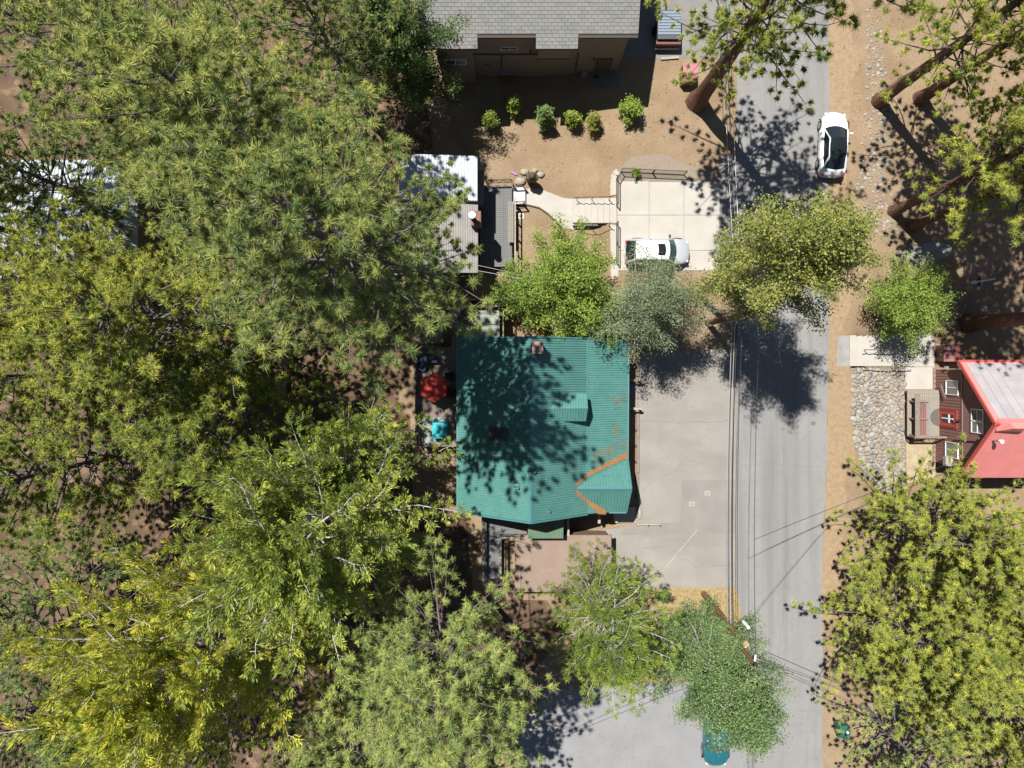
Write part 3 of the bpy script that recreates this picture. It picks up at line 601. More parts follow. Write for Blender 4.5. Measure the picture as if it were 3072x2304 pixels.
# south-west deck with stair
sd = Thing('south_deck', 'shaded grey deck south of the green house with a rail around it', 'deck', (-1, -12.5, -1.2))
planks(sd, -1.95, 1.05, -9.4, -12.1, 1.0, 'x', .15, DECKG); planks(sd, -1.95, -.85, -12.1, -15.3, 1.0, 'x', .15, DECKG)
for x, y in ((-1.85, -12), (-1.85, -15.2), (-.95, -15.2), (.9, -12.0)): sd.part('leg', MB().box(x-.07, x+.07, y-.07, y+.07, -1.6, .78), TIMD)
GR = mat('grey_rail', (.16, .155, .15), (.11, .105, .1), 6, .85)
railing('south_deck_railing', 'grey rail along the outer west side of the south deck', [(-2.0, -10, 1.0), (-2.0, -15.4, 1.0), (.1, -15.4, 1.0)], .95, GR, 1.6, .14, cap=.16, capm=GR)
railing('south_deck_railing', 'grey rail between the south deck and the flat garage roof', [(-.8, -15.0, 1.0), (-.8, -12.15, 1.0), (1.1, -12.15, 1.0), (3.85, -12.15, 1.0)], .95, GR, 1.6, .14, cap=.14, capm=mat('rail_cap_pale', (.3, .28, .25), rough=.85))
c = (3.55, -11.2, 0); t = Thing('planter', 'small planter of yellow flowers beside the porch roof', 'planter', (c[0], c[1], 1.0))
t.part('pot', MB().tube([(c[0], c[1], 0), (c[0], c[1], 1.5)], [.16, .2], 10), TIMD); fl = MB()
for i in range(60): fl.ball((c[0]+rnd.gauss(0, .11), c[1]+rnd.gauss(0, .3), 1.55+rnd.random()*.18), .03, n=5, m=3)
t.part('flowers', fl, mat('yellow_flowers', (.5, .42, .08), (.15, .25, .04), 12, .8), kind='stuff')
# entry bridge and kerb posts between house and parking
eb = Thing('entry_bridge', 'small board bridge from the parking area to the east wall', 'bridge', P(1900, 1185, 0))
A = P(1888, 1222, .15); B = P(1914, 1152, .15); planks(eb, 7.25, B[0], A[1], B[1], .16, 'y', .15, mat('bridge_boards', (.27, .225, .21), (.21, .17, .16), 8, .85))
for i, py in enumerate((1141, 1226)):
    a = P(1884, py, 1.0); b = P(1926, py, 1.0)
    t = Thing('entry_rail', ['pale timber handrail on the north side of the entry bridge', 'pale timber handrail on the south side of the entry bridge'][i], 'handrail', (b[0], b[1], 0), 'handrails of the entry bridge')
    t.part('cap', MB().beam((7.35, a[1], 1.0), (b[0], b[1], 1.0), .16, .07), TIMB)
    for x in (7.5, b[0]-.12): t.part('post', MB().box(x-.06, x+.06, a[1]-.06, a[1]+.06, -.1, .96), TIMB)
kb = Thing('timber_kerb', 'long weathered timber kerb with bolts along the edge of the parking area', 'kerb', P(1912, 1300, 0))
for (y0, y1, x) in ((1085, 1130, 1914), (1240, 1420, 1913), (1424, 1490, 1912), (1492, 1556, 1918)):
    a = P(x-4, y1-2, 0); b = P(x+3, y0, 0); kb.part('timber', MB().box(a[0], b[0], a[1], b[1], -.3, .2), TIMB if y0 > 1450 else DECK)
for y in (1098, 1290, 1338, 1386, 1440, 1490, 1548):
    a = P(1908, y, .3); kb.part('stake', MB().tube([(a[0], a[1], -.4), (a[0], a[1], .36)], .06, 8), TIMD)
t = Thing('wheel_stop', 'dark edged timber wheel stop at the corner of the parking area', 'wheel stop', P(1945, 1573, 0))
a = P(1908, 1575, .1); b = P(1982, 1570, .1); t.part('timber', MB().box(a[0], b[0], a[1], b[1], -.1, .17), TIMB)
for px in (1945, 1980): x = P(px, 1576, .1); t.part('pin', MB().tube([(x[0], x[1], 0), (x[0], x[1], .22)], .05, 8), BLACK)
struct('concrete_pad', MB().box(P(1842, 0)[0], P(1906, 0)[0], P(0, 1567)[1], P(0, 1520)[1], -.3, .12), CONC)
struct('bark_strip', MB().box(P(1862, 0)[0], P(1912, 0)[0], P(0, 1519)[1], P(0, 1085)[1], -.6, .02), DIRT)

# ------------------------------------------------------------------ brown shingle house (top)
bh = Thing('brown_house', 'two storey brown house with a grey shingle roof above the row of shrubs', 'house', (1.5, 22, -.8))
WY = 21.25; SL = .42
def bw(px, py, Y=WY): z = H-Y*F/(CY-py); return ((px-CX)*(H-z)/F, Y, z)
bh.part('wall', MB().box(-5.0, 7.55, WY, 31, -1.8, 5.8), SIDE)
xl1 = bw(1422, 200, WY-.45)[0]; bh.part('bay_wall', MB().box(-5.05, xl1, WY-.42, WY+.1, -1.8, 5.55), SIDE)
mx0, mx1 = bw(1612, 160)[0], bw(1708, 160)[0]; bh.part('bay_wall', MB().box(mx0, mx1, WY-.40, WY+.1, 2.75, 5.55), SIDE)
lp = MB().box(-5.0, 7.5, 0, 0, 0, 0)
z = -1.1; i = 0
while z < 5.6:
    bh.part('siding_board', MB().add([(xl1 if z > -2 else 0, WY-.022, z), (7.57, WY-.022, z), (7.57, WY-.003, z+.2), (xl1, WY-.003, z+.2), (xl1, WY+.02, z), (7.57, WY+.02, z)], [(0, 1, 2, 3), (0, 4, 5, 1)]), SIDE)
    bh.part('siding_board', MB().add([(-5.07, WY-.442, z), (xl1+.02, WY-.442, z), (xl1+.02, WY-.423, z+.2), (-5.07, WY-.423, z+.2), (-5.07, WY-.4, z), (xl1+.02, WY-.4, z)], [(0, 1, 2, 3), (0, 4, 5, 1)]), SIDE)
    z += .2
bz = bw(1500, 161)[2]
bh.part('belt_trim', MB().box(xl1, bw(1622, 161)[0], WY-.09, WY-.03, bz-.06, bz+.06), SIDET)
bh.part('corner_trim', MB().box(7.46, 7.60, WY-.05, WY+.1, -1.4, 5.7), SIDE)
bh.part('downspout', MB().tube([bw(1736, 160, WY-.08), bw(1726, 214, WY-.08)], .045, 6), SIDET)
bh.part('downspout', MB().tube([bw(1506, 163, WY-.08), bw(1505, 205, WY-.08)], .04, 6), SIDET)
bh.part('foundation', MB().box(bw(1580, 215)[0], 7.5, WY-.06, WY+.05, -1.8, -.72), CONC2)
# shingle roof: courses of single shingles, the nearest 300 their own objects
EY, EZb = 20.85, 6.0
segs = [(-5.9, bw(1432, 143, 20.3)[0]-.1, 2), (-5.9, 8.05, 0)]
exp = .22; rr_ = random.Random(8)
def roofz(y): return EZb+(y-EY)*SL
bh.part('roof_deck', MB().slab([(-5.9, EY, roofz(EY)-.02), (8.05, EY, roofz(EY)-.02), (8.05, 28.5, roofz(28.5)-.02), (-5.9, 28.5, roofz(28.5)-.02)], .14), SHINGB)
bh.part('roof_back', MB().slab([(-5.9, 28.5, roofz(28.5)-.02), (8.05, 28.5, roofz(28.5)-.02), (8.05, 35, roofz(28.5)-2.7), (-5.9, 35, roofz(28.5)-2.7)], .14), SHING[0])
bx0, bx1 = -5.9, P(1432, 0, 5.9)[0]; cx0, cx1 = P(1608, 0, 5.9)[0], P(1734, 0, 5.9)[0]
for a, b in ((bx0, bx1), (cx0, cx1)): bh.part('roof_deck', MB().slab([(a, EY-.62, roofz(EY-.62)-.02), (b, EY-.62, roofz(EY-.62)-.02), (b, EY+.02, roofz(EY+.02)-.02), (a, EY+.02, roofz(EY+.02)-.02)], .13), SHINGB)
sw = .42; smesh = [shared('shingle', MB().add([(0, 0, .03), (sw-.012, 0, .03), (sw-.012, exp+.05, .005), (0, exp+.05, .005), (0, 0, -.01), (sw-.012, 0, -.01)], [(0, 1, 2, 3), (0, 4, 5, 1)]), SHING[k]) for k in range(4)]
restm = [MB() for _ in range(4)]; cnt = 0; y = EY-.64; row = 0; sang = math.atan(SL)
while y < 27.5:
    spans = [(-5.9, 8.05)] if y >= EY-.03 else [(bx0, bx1), (cx0, cx1)]
    for a, b in spans:
        x = a-(row % 2)*sw*.5
        while x < b-.05:
            k = rr_.randrange(4); xx = max(x, a); jz = rr_.uniform(0, .008)
            if cnt < 300 and x >= a and x+sw <= b:
                bh.inst('shingle', smesh[k], (x, y, roofz(y)+jz), rot=(sang, 0, 0)); cnt += 1
            else:
                x2 = min(x+sw-.012, b); restm[k].add([(xx, y, roofz(y)+.03+jz), (x2, y, roofz(y)+.03+jz), (x2, y+exp+.05, roofz(y+exp+.05)+.004), (xx, y+exp+.05, roofz(y+exp+.05)+.004), (xx, y, roofz(y)-.01), (x2, y, roofz(y)-.01)], [(0, 1, 2, 3), (0, 4, 5, 1)])
            x += sw
    y += exp*math.cos(sang); row += 1
for k in range(4): bh.part('upper_shingles', restm[k], SHING[k], kind='stuff')
for a, b, yy in ((bx1, cx0, EY), (cx1, 8.05, EY), (bx0, bx1, EY-.62), (cx0, cx1, EY-.62)): bh.part('fascia', MB().box(a, b, yy-.03, yy+.02, roofz(yy)-.2, roofz(yy)-.01), SIDET)
def window(T, c, u, v, n, hw, hh, panes=2, fr=.06, vert=True, glass=GLASS, frm=WHITE, grid=False):
    """frame bars around panes on a wall; u,v in-plane unit axes, n outward"""
    c, u, v, n = Vector(c), Vector(u), Vector(v), Vector(n); mb = MB()
    for s_ in (1, -1):
        mb.obox(c+u*s_*(hw-fr/2)+n*.02, u*fr/2, v*hh, n*.045); mb.obox(c+v*s_*(hh-fr/2)+n*.018, u*(hw-fr), v*fr/2, n*.04)
    for k in range(1, panes):
        o = -1+2*k/panes
        if vert: mb.obox(c+u*o*hw+n*.016, u*fr*.45, v*(hh-fr), n*.036)
        else: mb.obox(c+v*o*hh+n*.016, u*(hw-fr), v*fr*.45, n*.036)
    if grid:
        for k in (-.75, -.5, -.25): mb.obox(c-u*k*hw+n*.012, u*.012, v*(hh-fr), n*.014)
        for k in (-.33, .33): mb.obox(c+u*.5*hw+v*k*hh+n*.011, u*hw*.45, v*.012, n*.012)
    w_ = T.part('window', mb, frm); T.part('pane', MB().obox(c+n*.008, u*(hw-fr*.5), v*(hh-fr*.5), n*.006), glass, w_); return w_
ux, uz, nb = (1, 0, 0), (0, 0, 1), (0, -1, 0)
window(bh, bw(1366, 185, WY-.45), ux, uz, nb, .74, .38, 2, .06, grid=True)
window(bh, bw(1527, 144, WY-.03), ux, uz, nb, .58, .2, 2, .05)
window(bh, bw(1570, 107, WY-.03), ux, uz, nb, .58, .22, 2, .05)
d = bw(1810, 195, WY-.03); do = bh.part('door', MB().box(d[0]-.45, d[0]+.45, WY-.06, WY-.02, d[2]-1.05, d[2]+1.0), mat('brown_door', (.13, .09, .068), rough=.6))
bh.part('door_frame', MB().box(d[0]-.55, d[0]-.45, WY-.09, WY-.02, d[2]-1.05, d[2]+1.08).box(d[0]+.45, d[0]+.55, WY-.09, WY-.02, d[2]-1.05, d[2]+1.08).box(d[0]-.45, d[0]+.45, WY-.09, WY-.02, d[2]+1.0, d[2]+1.08), SIDET, do)
bh.part('handle', MB().ball((d[0]+.36, WY-.09, d[2]-.1), .04), STEEL, do)
for p_ in ((1783, 178), (1592, 156), (1616, 156)): x = bw(*p_, WY-.1); bh.part('wall_lamp', MB().ball((x[0], x[1], x[2]), .09, 1, 1, 1.4), SIDET)
x = bw(1464, 199, WY-.15); bh.part('vent_hood', MB().box(x[0]-.16, x[0]+.16, WY-.22, WY-.02, x[2]-.08, x[2]+.07), STEEL)
x = bw(1696, 155, WY-.3); bh.part('trim_box', MB().box(mx0-.03, mx1+.03, WY-.44, WY-.38, 2.7, 2.78), SIDET)
b0 = bw(1527, 212, WY-.35); bb = Thing('garden_bench', 'orange wooden bench with a grey shelf against the brown wall', 'bench', (b0[0], b0[1], G(1527, 218)[2]))
gz = terr(b0[0], b0[1]); bb.part('seat', MB().box(b0[0]-.48, b0[0]+.48, WY-.55, WY-.12, gz+.38, gz+.46), mat('orange_wood', (.30, .10, .03), (.24, .08, .025), 5, .7))
bb.part('backrest', MB().box(b0[0]-.48, b0[0]+.48, WY-.12, WY-.07, gz+.3, gz+.85), mat('orange_wood', (.3, .1, .03)))
bb.part('shelf', MB().box(b0[0]-.66, b0[0]+.66, WY-.26, WY-.05, gz+.86, gz+.9), STEEL)
for x in (-.42, .42): bb.part('leg', MB().box(b0[0]+x-.04, b0[0]+x+.04, WY-.5, WY-.15, gz-.05, gz+.38), mat('orange_wood', (.3, .1, .03)))
a = G(1779, 262); b = G(1876, 216); zp = -.12
bp = Thing('porch', 'grey plank porch with a step opening below the brown house door', 'porch', G(1830, 240))
planks(bp, a[0], b[0], a[1], a[1]+.55, zp, 'x', .14, DECKG); planks(bp, a[0]+1.6, b[0], a[1]+.55, WY-.06, zp, 'x', .14, DECKG); planks(bp, a[0], a[0]+1.6, a[1]+.9, WY-.06, zp+.02, 'x', .14, DECKG)
bp.part('tread', MB().box(a[0]+.05, a[0]+1.55, a[1]+.57, a[1]+.87, -.75, zp-.2), TIMD)
for x, y in ((a[0]+.1, a[1]+.1), (b[0]-.1, a[1]+.1), (b[0]-.1, WY-.2)): bp.part('leg', MB().box(x-.06, x+.06, y-.06, y+.06, -1.2, zp-.1), TIMD)
x = G(1752, 226); t = Thing('utility_meter', 'small grey utility box on the ground beside the brown house porch', 'meter box', x)
t.part('case', MB().box(x[0]-.2, x[0]+.2, x[1]-.15, x[1]+.15, x[2]-.05, x[2]+.45), CONC2); t.part('lid', MB().box(x[0]-.22, x[0]+.22, x[1]-.17, x[1]+.17, x[2]+.45, x[2]+.49), STEEL)
sheet_ = drape('side_drive', [(1870, -60), (2200, -60), (2206, 170), (1990, 178), (1880, 175), (1868, 100)], mat('side_drive', (.2, .195, .19), (.16, .155, .15), .8, .9, .2, 100), .012)
a = G(1982, 178); b = G(2035, 174); tag(MB().beam((a[0], a[1], a[2]+.05), (b[0], b[1], b[2]+.05), .16, .2).build('timber_edging', TIMB), 'pale timber edging between the tan yard and the dark side drive', 'edging')
# bear-proof trash boxes
def bearbox(label, x, y, z, sx, sy, h, rot, top, side):
    T = Thing('trash_locker', label, 'locker', (x, y, z)); cs, sn = math.cos(rot), math.sin(rot)
    def L(u, v, w_): return (x+u*cs-v*sn, y+u*sn+v*cs, z+w_)
    prof = [(-sx/2, 0), (sx/2, 0), (sx/2, h*.78), (.08*sx, h), (-sx/2, h*.92)]
    b = MB(); o = [L(u, -sy/2, w_) for u, w_ in prof]+[L(u, sy/2, w_) for u, w_ in prof]; n = 5
    b.add(o, [(0, 1, 2, 3, 4)[::-1], (5, 6, 7, 8, 9)]+[(i, (i+1) % n, n+(i+1) % n, n+i) for i in range(n)]); T.part('body', b, side)
    q = [(sx/2+.03, h*.78), (.08*sx, h+.02), (-sx/2-.03, h*.92+.02)]
    T.part('lid', MB().slab([L(q[0][0], -sy/2-.03, q[0][1]+.015), L(q[1][0], -sy/2-.03, q[1][1]), L(q[1][0], sy/2+.03, q[1][1]), L(q[0][0], sy/2+.03, q[0][1]+.015)], .03).slab([L(q[2][0], -sy/2-.03, q[2][1]), L(q[1][0], -sy/2-.03, q[1][1]), L(q[1][0], sy/2+.03, q[1][1]), L(q[2][0], sy/2+.03, q[2][1])], .03), top)
    T.part('latch', MB().obox(L(sx/2+.03, .1, h*.55), Vector((cs, sn, 0))*.02, Vector((-sn, cs, 0))*.05, (0, 0, .12)), STEEL)
    for v in (-.3, .3): T.part('foot', MB().obox(L(0, v*sy, -.02), Vector((cs, sn, 0))*sx*.45, Vector((-sn, cs, 0))*.05, (0, 0, .04)), BLACK)
x = G(2058, 236); bearbox('small pinkish red steel trash locker at the foot of the thick pine trunk', x[0], x[1], x[2], 1.15, .95, 1.25, -math.pi/2, mat('pink_steel', (.40, .14, .17), (.36, .13, .16), 3, .5), BOXD)
x = P(2800, 1060, -1); bearbox('maroon steel trash locker between the landing and the red roof', x[0]+.75, x[1]-.0, -1.0, 1.2, 1.15, 1.35, math.pi, BOXR, BOXD)

# ------------------------------------------------------------------ shaded cabin at upper left (grey deck)
gc = Thing('metal_roofed_cabin', 'cabin with pale and grey ribbed metal roofs half hidden under the tall pines', 'cabin', P(1380, 640, -1.2))
zr = 3.4; A = P(1432, 468, zr); B = P(1432, 602, zr); Cc = P(1432, 818, 3.1)
gc.part('wall', MB().box(P(1250, 0, 3)[0], A[0]-.25, Cc[1]+.3, A[1]-.3, -1.6, 2.75), mat('cabin_wall', (.17, .12, .10), (.14, .1, .08), 3, .85))
gc.part('annex_wall', MB().box(A[0]-.3, A[0]+.12, B[1]+.2, A[1]-.6, -1.6, 1.3), mat('annex_wall', (.12, .115, .105), rough=.8))
gc.part('annex_roof', MB().slab([(A[0]-.3, A[1]-.55, 2.1), (A[0]+.4, A[1]-.55, 1.85), (A[0]+.38, B[1]+.05, 1.85), (A[0]-.3, B[1]+.05, 2.1)], .06), mat('annex_roof', (.14, .125, .105), (.1, .09, .075), 3, .8))
metal_roof(gc, [(A[0], A[1], zr), (A[0], B[1], zr), (A[0]-5.2, B[1], zr+.55), (A[0]-5.2, A[1], zr+.55)], (0, 1, 0), WROOF, sp=.2, name='pale_roof')
metal_roof(gc, [(A[0]+.02, B[1]-.02, 3.0), (A[0]+.02, Cc[1], 3.0), (A[0]-6, Cc[1], 3.6), (A[0]-6, B[1]-.02, 3.6)], (0, 1, 0), GROOF, sp=.16, name='grey_roof')
gc.part('fascia', MB().box(A[0]-5.2, A[0]+.03, B[1]-.06, B[1]-.01, 2.75, 3.35), TIMD)
c = P(1417, 645, 5.0); o = gc.part('chimney', MB().box(c[0]-.15, c[0]+.5, c[1]-.45, c[1]+.5, 2.6, 3.9), mat('chimney_brick', (.23, .12, .10), (.17, .09, .08), 12, .9, .3, 40))
gc.part('flue', MB().tube([(c[0]-.02, c[1], 3.8), (c[0]-.02, c[1], 4.9)], .16, 12), BLACK, o); gc.part('flue_cap', MB().tube([(c[0]-.02, c[1], 4.9), (c[0]-.02, c[1], 5.05)], [.25, .23], 18), WHITE, o)
window(gc, (A[0]-.22, P(0, 735, 1)[1], 1.0), (0, 1, 0), (0, 0, 1), (1, 0, 0), .6, .55, 2)
gd = Thing('grey_deck', 'dark grey board deck between the metal roofed cabin and the dry yard', 'deck', P(1495, 680, -1.2))
a = P(1436, 800, -.45); b = P(1536, 556, -.45); planks(gd, A[0]+.02, b[0], a[1], b[1], -.45, 'x', .15, DECKG)
for x in (a[0]+.2, b[0]-.15):
    for y in (a[1]+.2, b[1]-.2): gd.part('leg', MB().box(x-.06, x+.06, y-.06, y+.06, -1.5, -.65), TIMD)
lt = P(1536, 568, -.75); struct('deck_landing', MB().box(b[0]+.01, P(1576, 0, -.8)[0], P(0, 612, -.8)[1], P(0, 562, -.8)[1], -1.4, -.82), mat('pale_slab', (.40, .41, .43), rough=.8))
be = Thing('deck_bench', 'long weathered plank bench along the outer edge of the grey deck', 'bench', P(1532, 665, -.45))
x0, x1 = P(1524, 0, .0)[0], P(1541, 0, .0)[0]; y0, y1 = P(0, 727, 0)[1], P(0, 605, 0)[1]
planks(be, x0, x1, y0, y1, .02, 'y', .13, mat('bench_boards', (.24, .215, .185), (.19, .17, .145), 8, .85))
for y in (y0+.2, (y0+y1)/2, y1-.2): be.part('leg', MB().box(x0+.03, x1-.03, y-.05, y+.05, -.46, -.2), TIMD)
railing('cabin_railing', 'open timber railing behind the plank bench on the grey deck', [P(1545, 800, -.45), P(1545, 604, -.45)], .9, TIMD, 1.3, .9, cap=.1, capm=TIMB, psize=.09)
railing('cabin_railing', 'dark cross braced railing at the north end of the grey deck', [P(1460, 550, -.45), P(1536, 548, -.45)], .9, TIMD, 1.5, 0, .55)
railing('cabin_railing', 'short timber stair rail at the north side of the pale deck landing', [P(1540, 560, -.8), P(1570, 558, -.8)], .85, TIMD, 1.2, 0, psize=.1, capm=DECK)
railing('cabin_railing', 'short timber stair rail at the south side of the pale deck landing', [P(1544, 614, -.8), P(1572, 612, -.8)], .85, TIMD, 1.2, 0, psize=.1, capm=DECK)
c = P(1450, 645, .3); t = Thing('deck_table', 'square dark table standing in the shade on the grey deck', 'table', (c[0], c[1], -.45))
t.part('top', MB().obox((c[0], c[1], .27), (.3, .3, 0), (-.3, .3, 0), (0, 0, .025)), mat('dark_table', (.07, .075, .08), rough=.6))
for k in range(4): a_ = math.pi/2*k; t.part('leg', MB().box(c[0]+.34*math.cos(a_)-.03, c[0]+.34*math.cos(a_)+.03, c[1]+.34*math.sin(a_)-.03, c[1]+.34*math.sin(a_)+.03, -.45, .25), BLACK)
# far left pale roofed building
lb = Thing('pale_roofed_building', 'building with a big pale blue grey metal roof at the left edge', 'building', P(150, 640, -1.2))
zl = 4.0; q = [P(410, 835, 3.4), P(300, 690, 5.6), P(-300, 470, 5.6), P(-300, 835, 3.4)]
a = P(412, 834, 3.2); b = P(405, 480, 3.2)
xr1 = -26.0; 
lb.part('wall', MB().box(-48, a[0]-.4, a[1]+.5, P(0, 480, 3)[1]-.4, -1.6, 3.0), mat('left_wall', (.2, .17, .14), rough=.85))
ym = (a[1]+P(0, 480, 3.2)[1])/2
metal_roof(lb, [(a[0], a[1], 3.2), (a[0]-1.6, ym, 4.9), (-49, ym, 4.9), (-49, a[1], 3.2)], (0, 1, .5), WROOF, sp=.25)
metal_roof(lb, [(a[0], P(0, 480, 3.2)[1], 3.2), (a[0]-1.6, ym, 4.9), (-49, ym, 4.9), (-49, P(0, 480, 3.2)[1], 3.2)], (0, 1, -.5), WROOF, sp=.25)
metal_roof(lb, [(a[0], a[1], 3.2), (a[0], P(0, 480, 3.2)[1], 3.2), (a[0]-1.6, ym, 4.9)], (1, 0, -.5), WROOF, sp=.25)

# ------------------------------------------------------------------ red house (right)
rh = Thing('red_house', 'maroon sided house with a bright red gable roof at the right edge', 'house', (34, -3.8, -1.0))
WX = 31.2
def rw(px, py, X=WX): z = H-X*F/(px-CX); return (X, (CY-py)*(H-z)/F, z)
rY0, rY1, rYm, eZ, kZ, oX = .16, -7.84, -3.84, 2.69, 6.36, 30.6
rh.part('wall', MB().add([(x, y, z) for x in (WX, 46) for y, z in ((-.45, -1.6), (-7.3, -1.6), (-7.3, 2.95), (rYm, 6.15), (-.45, 2.95))], [(0, 1, 2, 3, 4), (9, 8, 7, 6, 5)]+[(i, 5+i, 5+(i+1) % 5, (i+1) % 5) for i in range(5)]), MAROON)
beltz = rw(2888, 1250)[2]
rh.part('belt_trim', MB().box(WX-.06, WX-.01, -.4, -7.28, beltz-.04, beltz+.04), mat('belt', (.25, .15, .13), rough=.7))
bat = shared('batten', MB().box(-.035, 0, -.022, .022, 0, beltz+.98), MAROON)
y = -.5
while y > -7.3: rh.inst('batten', bat, (WX-.002, y, -1.0)); y -= .21
z = beltz+.06
while z < 6.0:
    hw = min(3.42, (6.15-z)/(6.15-2.95)*3.42) if z > 2.95 else 3.42
    rh.part('lap_board', MB().add([(WX-.022, rYm-hw, z), (WX-.022, rYm+hw, z), (WX-.003, rYm+hw-.05, z+.16), (WX-.003, rYm-hw+.05, z+.16), (WX+.01, rYm-hw, z), (WX+.01, rYm+hw, z)], [(0, 3, 2, 1), (0, 1, 5, 4)]), MAROON_D); z += .16
metal_roof(rh, [(oX, rY0, eZ), (oX, rYm, kZ), (47, rYm, kZ), (47, rY0, eZ)], (0, 1, -.9), REDROOF, sp=.6, rw=.05, rh=.03)
metal_roof(rh, [(oX, rY1, eZ), (oX, rYm, kZ), (47, rYm, kZ), (47, rY1, eZ)], (0, 1, .9), REDROOF, sp=.9, rw=.04, rh=.02)
slp = (kZ-eZ)/(rYm-rY0)
yy0, yy1 = rY0-.15, rYm+.15
for k in range(9):
    x0 = oX+.42+k*.62; 
    rh.part('sky_sheen_sheet', MB().slab([(x0, yy0, eZ+slp*(yy0-rY0)+.045), (x0+.60, yy0, eZ+slp*(yy0-rY0)+.045), (x0+.60, yy1, eZ+slp*(yy1-rY0)+.045), (x0, yy1, eZ+slp*(yy1-rY0)+.045)], .02), SKYSHEEN)  # pale sheets put the sky's sheen on the north slope into colour
for a, b in (((oX-.02, rY0, eZ+.02), (oX-.02, rYm, kZ+.04)), ((oX-.02, rY1, eZ+.02), (oX-.02, rYm, kZ+.04)), ((oX, rY0+.03, eZ), (47, rY0+.03, eZ))): rh.part('rake_trim', MB().beam(a, b, .1, .2), REDT)
rh.part('ridge_cap', MB().add([(oX-.03, rYm-.16, kZ-.08), (oX-.03, rYm, kZ+.06), (oX-.03, rYm+.16, kZ-.08), (47, rYm-.16, kZ-.08), (47, rYm, kZ+.06), (47, rYm+.16, kZ-.08)], [(0, 1, 4, 3), (1, 2, 5, 4)]), REDT)
c = P(3040, 1265, 6.8); rh.part('roof_dormer', MB().add([(c[0]-.6, rYm+.35, 6.3), (c[0]+.9, rYm+.35, 6.3), (c[0]+.9, rYm-.5, 6.3), (c[0]-.6, rYm-.5, 6.1), (c[0]-.25, rYm+.1, 6.85), (c[0]+1.2, rYm+.1, 6.85), (c[0]+.9, rYm-.25, 6.8), (c[0]+.1, rYm-.25, 6.8)], [(0, 3, 2, 1), (4, 5, 6, 7), (0, 1, 5, 4), (1, 2, 6, 5), (2, 3, 7, 6), (3, 0, 4, 7)]), REDROOF)
c = P(2975, 1320, 5.2); zz = kZ+slp*(c[1]-rYm)*-1 if 0 else kZ-abs(c[1]-rYm)*.9175
vp = rh.part('vent_pipe', MB().tube([(c[0], c[1], zz-.1), (c[0], c[1], zz+.75)], .07, 10), STEEL); rh.part('vent_cap', MB().tube([(c[0], c[1], zz+.7), (c[0], c[1], zz+.88)], .13, 12), WHITE, vp)
uy, nr = (0, 1, 0), (-1, 0, 0)
window(rh, rw(2857, 1163, WX-.03), uy, uz, nr, .52, .70, 2, .05, glass=GLASSL); window(rh, rw(2856, 1350, WX-.03), uy, uz, nr, .55, .72, 2, .05, glass=GLASSL)
for py, g in ((1245, GLASS), (1282, GLASSL)): window(rh, rw(2933, py, WX-.03), uy, uz, nr, .40, .62, 2, .05, vert=False, glass=g)
d = rw(2843, 1255, WX-.03); do = rh.part('door', MB().box(WX-.07, WX-.02, d[1]-.52, d[1]+.52, d[2]-1.05, d[2]+1.0), REDT, label='red front door')
rh.part('door_frame', MB().box(WX-.1, WX-.02, d[1]-.66, d[1]-.53, d[2]-1.05, d[2]+1.12).box(WX-.1, WX-.02, d[1]+.53, d[1]+.66, d[2]-1.05, d[2]+1.12).box(WX-.1, WX-.02, d[1]-.53, d[1]+.53, d[2]+1.01, d[2]+1.12), mat('red_frame', (.3, .045, .035), rough=.5), do)
rh.part('door_glass', MB().box(WX-.085, WX-.06, d[1]-.3, d[1]+.3, d[2]-.55, d[2]+.7), GLASS, do)
cr = Thing('door_cross', 'white wooden cross hanging on the red front door', 'cross', (WX-.12, d[1], d[2]))
cr.part('upright', MB().box(WX-.135, WX-.1, d[1]-.045, d[1]+.045, d[2]-.55, d[2]+.72), WHITE); cr.part('crossbar', MB().box(WX-.14, WX-.105, d[1]-.3, d[1]+.3, d[2]+.22, d[2]+.34), WHITE)
l = rw(2838, 1103, WX-.15); rh.part('wall_lamp', MB().box(WX-.22, WX-.02, l[1]-.1, l[1]+.1, l[2]-.12, l[2]+.12), STEEL); l = rw(2876, 1262, WX-.15); rh.part('wall_lamp', MB().box(WX-.3, WX-.02, l[1]-.05, l[1]+.05, l[2]-.05, l[2]+.1), BLACK)
l = rw(2846, 1384, WX-.2); ac = rh.part('air_conditioner', MB().box(WX-.5, WX-.02, l[1]-.3, l[1]+.3, l[2]-.2, l[2]+.2), mat('ac_grey', (.35, .32, .31), rough=.6))
rh.part('grille', MB().box(WX-.515, WX-.49, l[1]-.24, l[1]+.24, l[2]-.15, l[2]+.15), CONC2, ac)
sb = shared('foundation_block', MB().box(-.18, 0, -.18, .18, -.06, .06), mat('foundation_block', (.24, .17, .14), (.18, .12, .1), 6, .9))
for k in range(18):
    y = -.5-.39*k
    if not (-5.6 < y < -2.0): rh.inst('foundation_block', sb, (WX, y, -1.0+.07))
for i, (p_, q_, lb_) in enumerate(((rw(2822, 1155, WX-.25), rw(2836, 1195, WX-.2), 'narrow plank sign board leaning on the maroon wall left of the door'), (rw(2870, 1312, WX-.3), rw(2938, 1315, WX-.3), 'maroon shelf board under the upper windows'))):
    tag(MB().beam(p_, q_, .12, .05, (1, 0, 0)).build('wall_board', DECK if i == 0 else MAROON), lb_, 'board')
rd = Thing('front_deck', 'weathered grey board porch deck at the red front door', 'deck', P(2768, 1240, -1))
a = P(2722, 1308, -.35); b = P(2806, 1170, -.35); planks(rd, a[0], WX-.05, a[1], b[1], -.35, 'y', .15, mat('porch_boards', (.265, .235, .19), (.21, .185, .15), 8, .85))
for x in (a[0]+.15, WX-.3):
    for y in (a[1]+.2, b[1]-.2): rd.part('leg', MB().box(x-.07, x+.07, y-.07, y+.07, -1.3, -.55), TIMD)
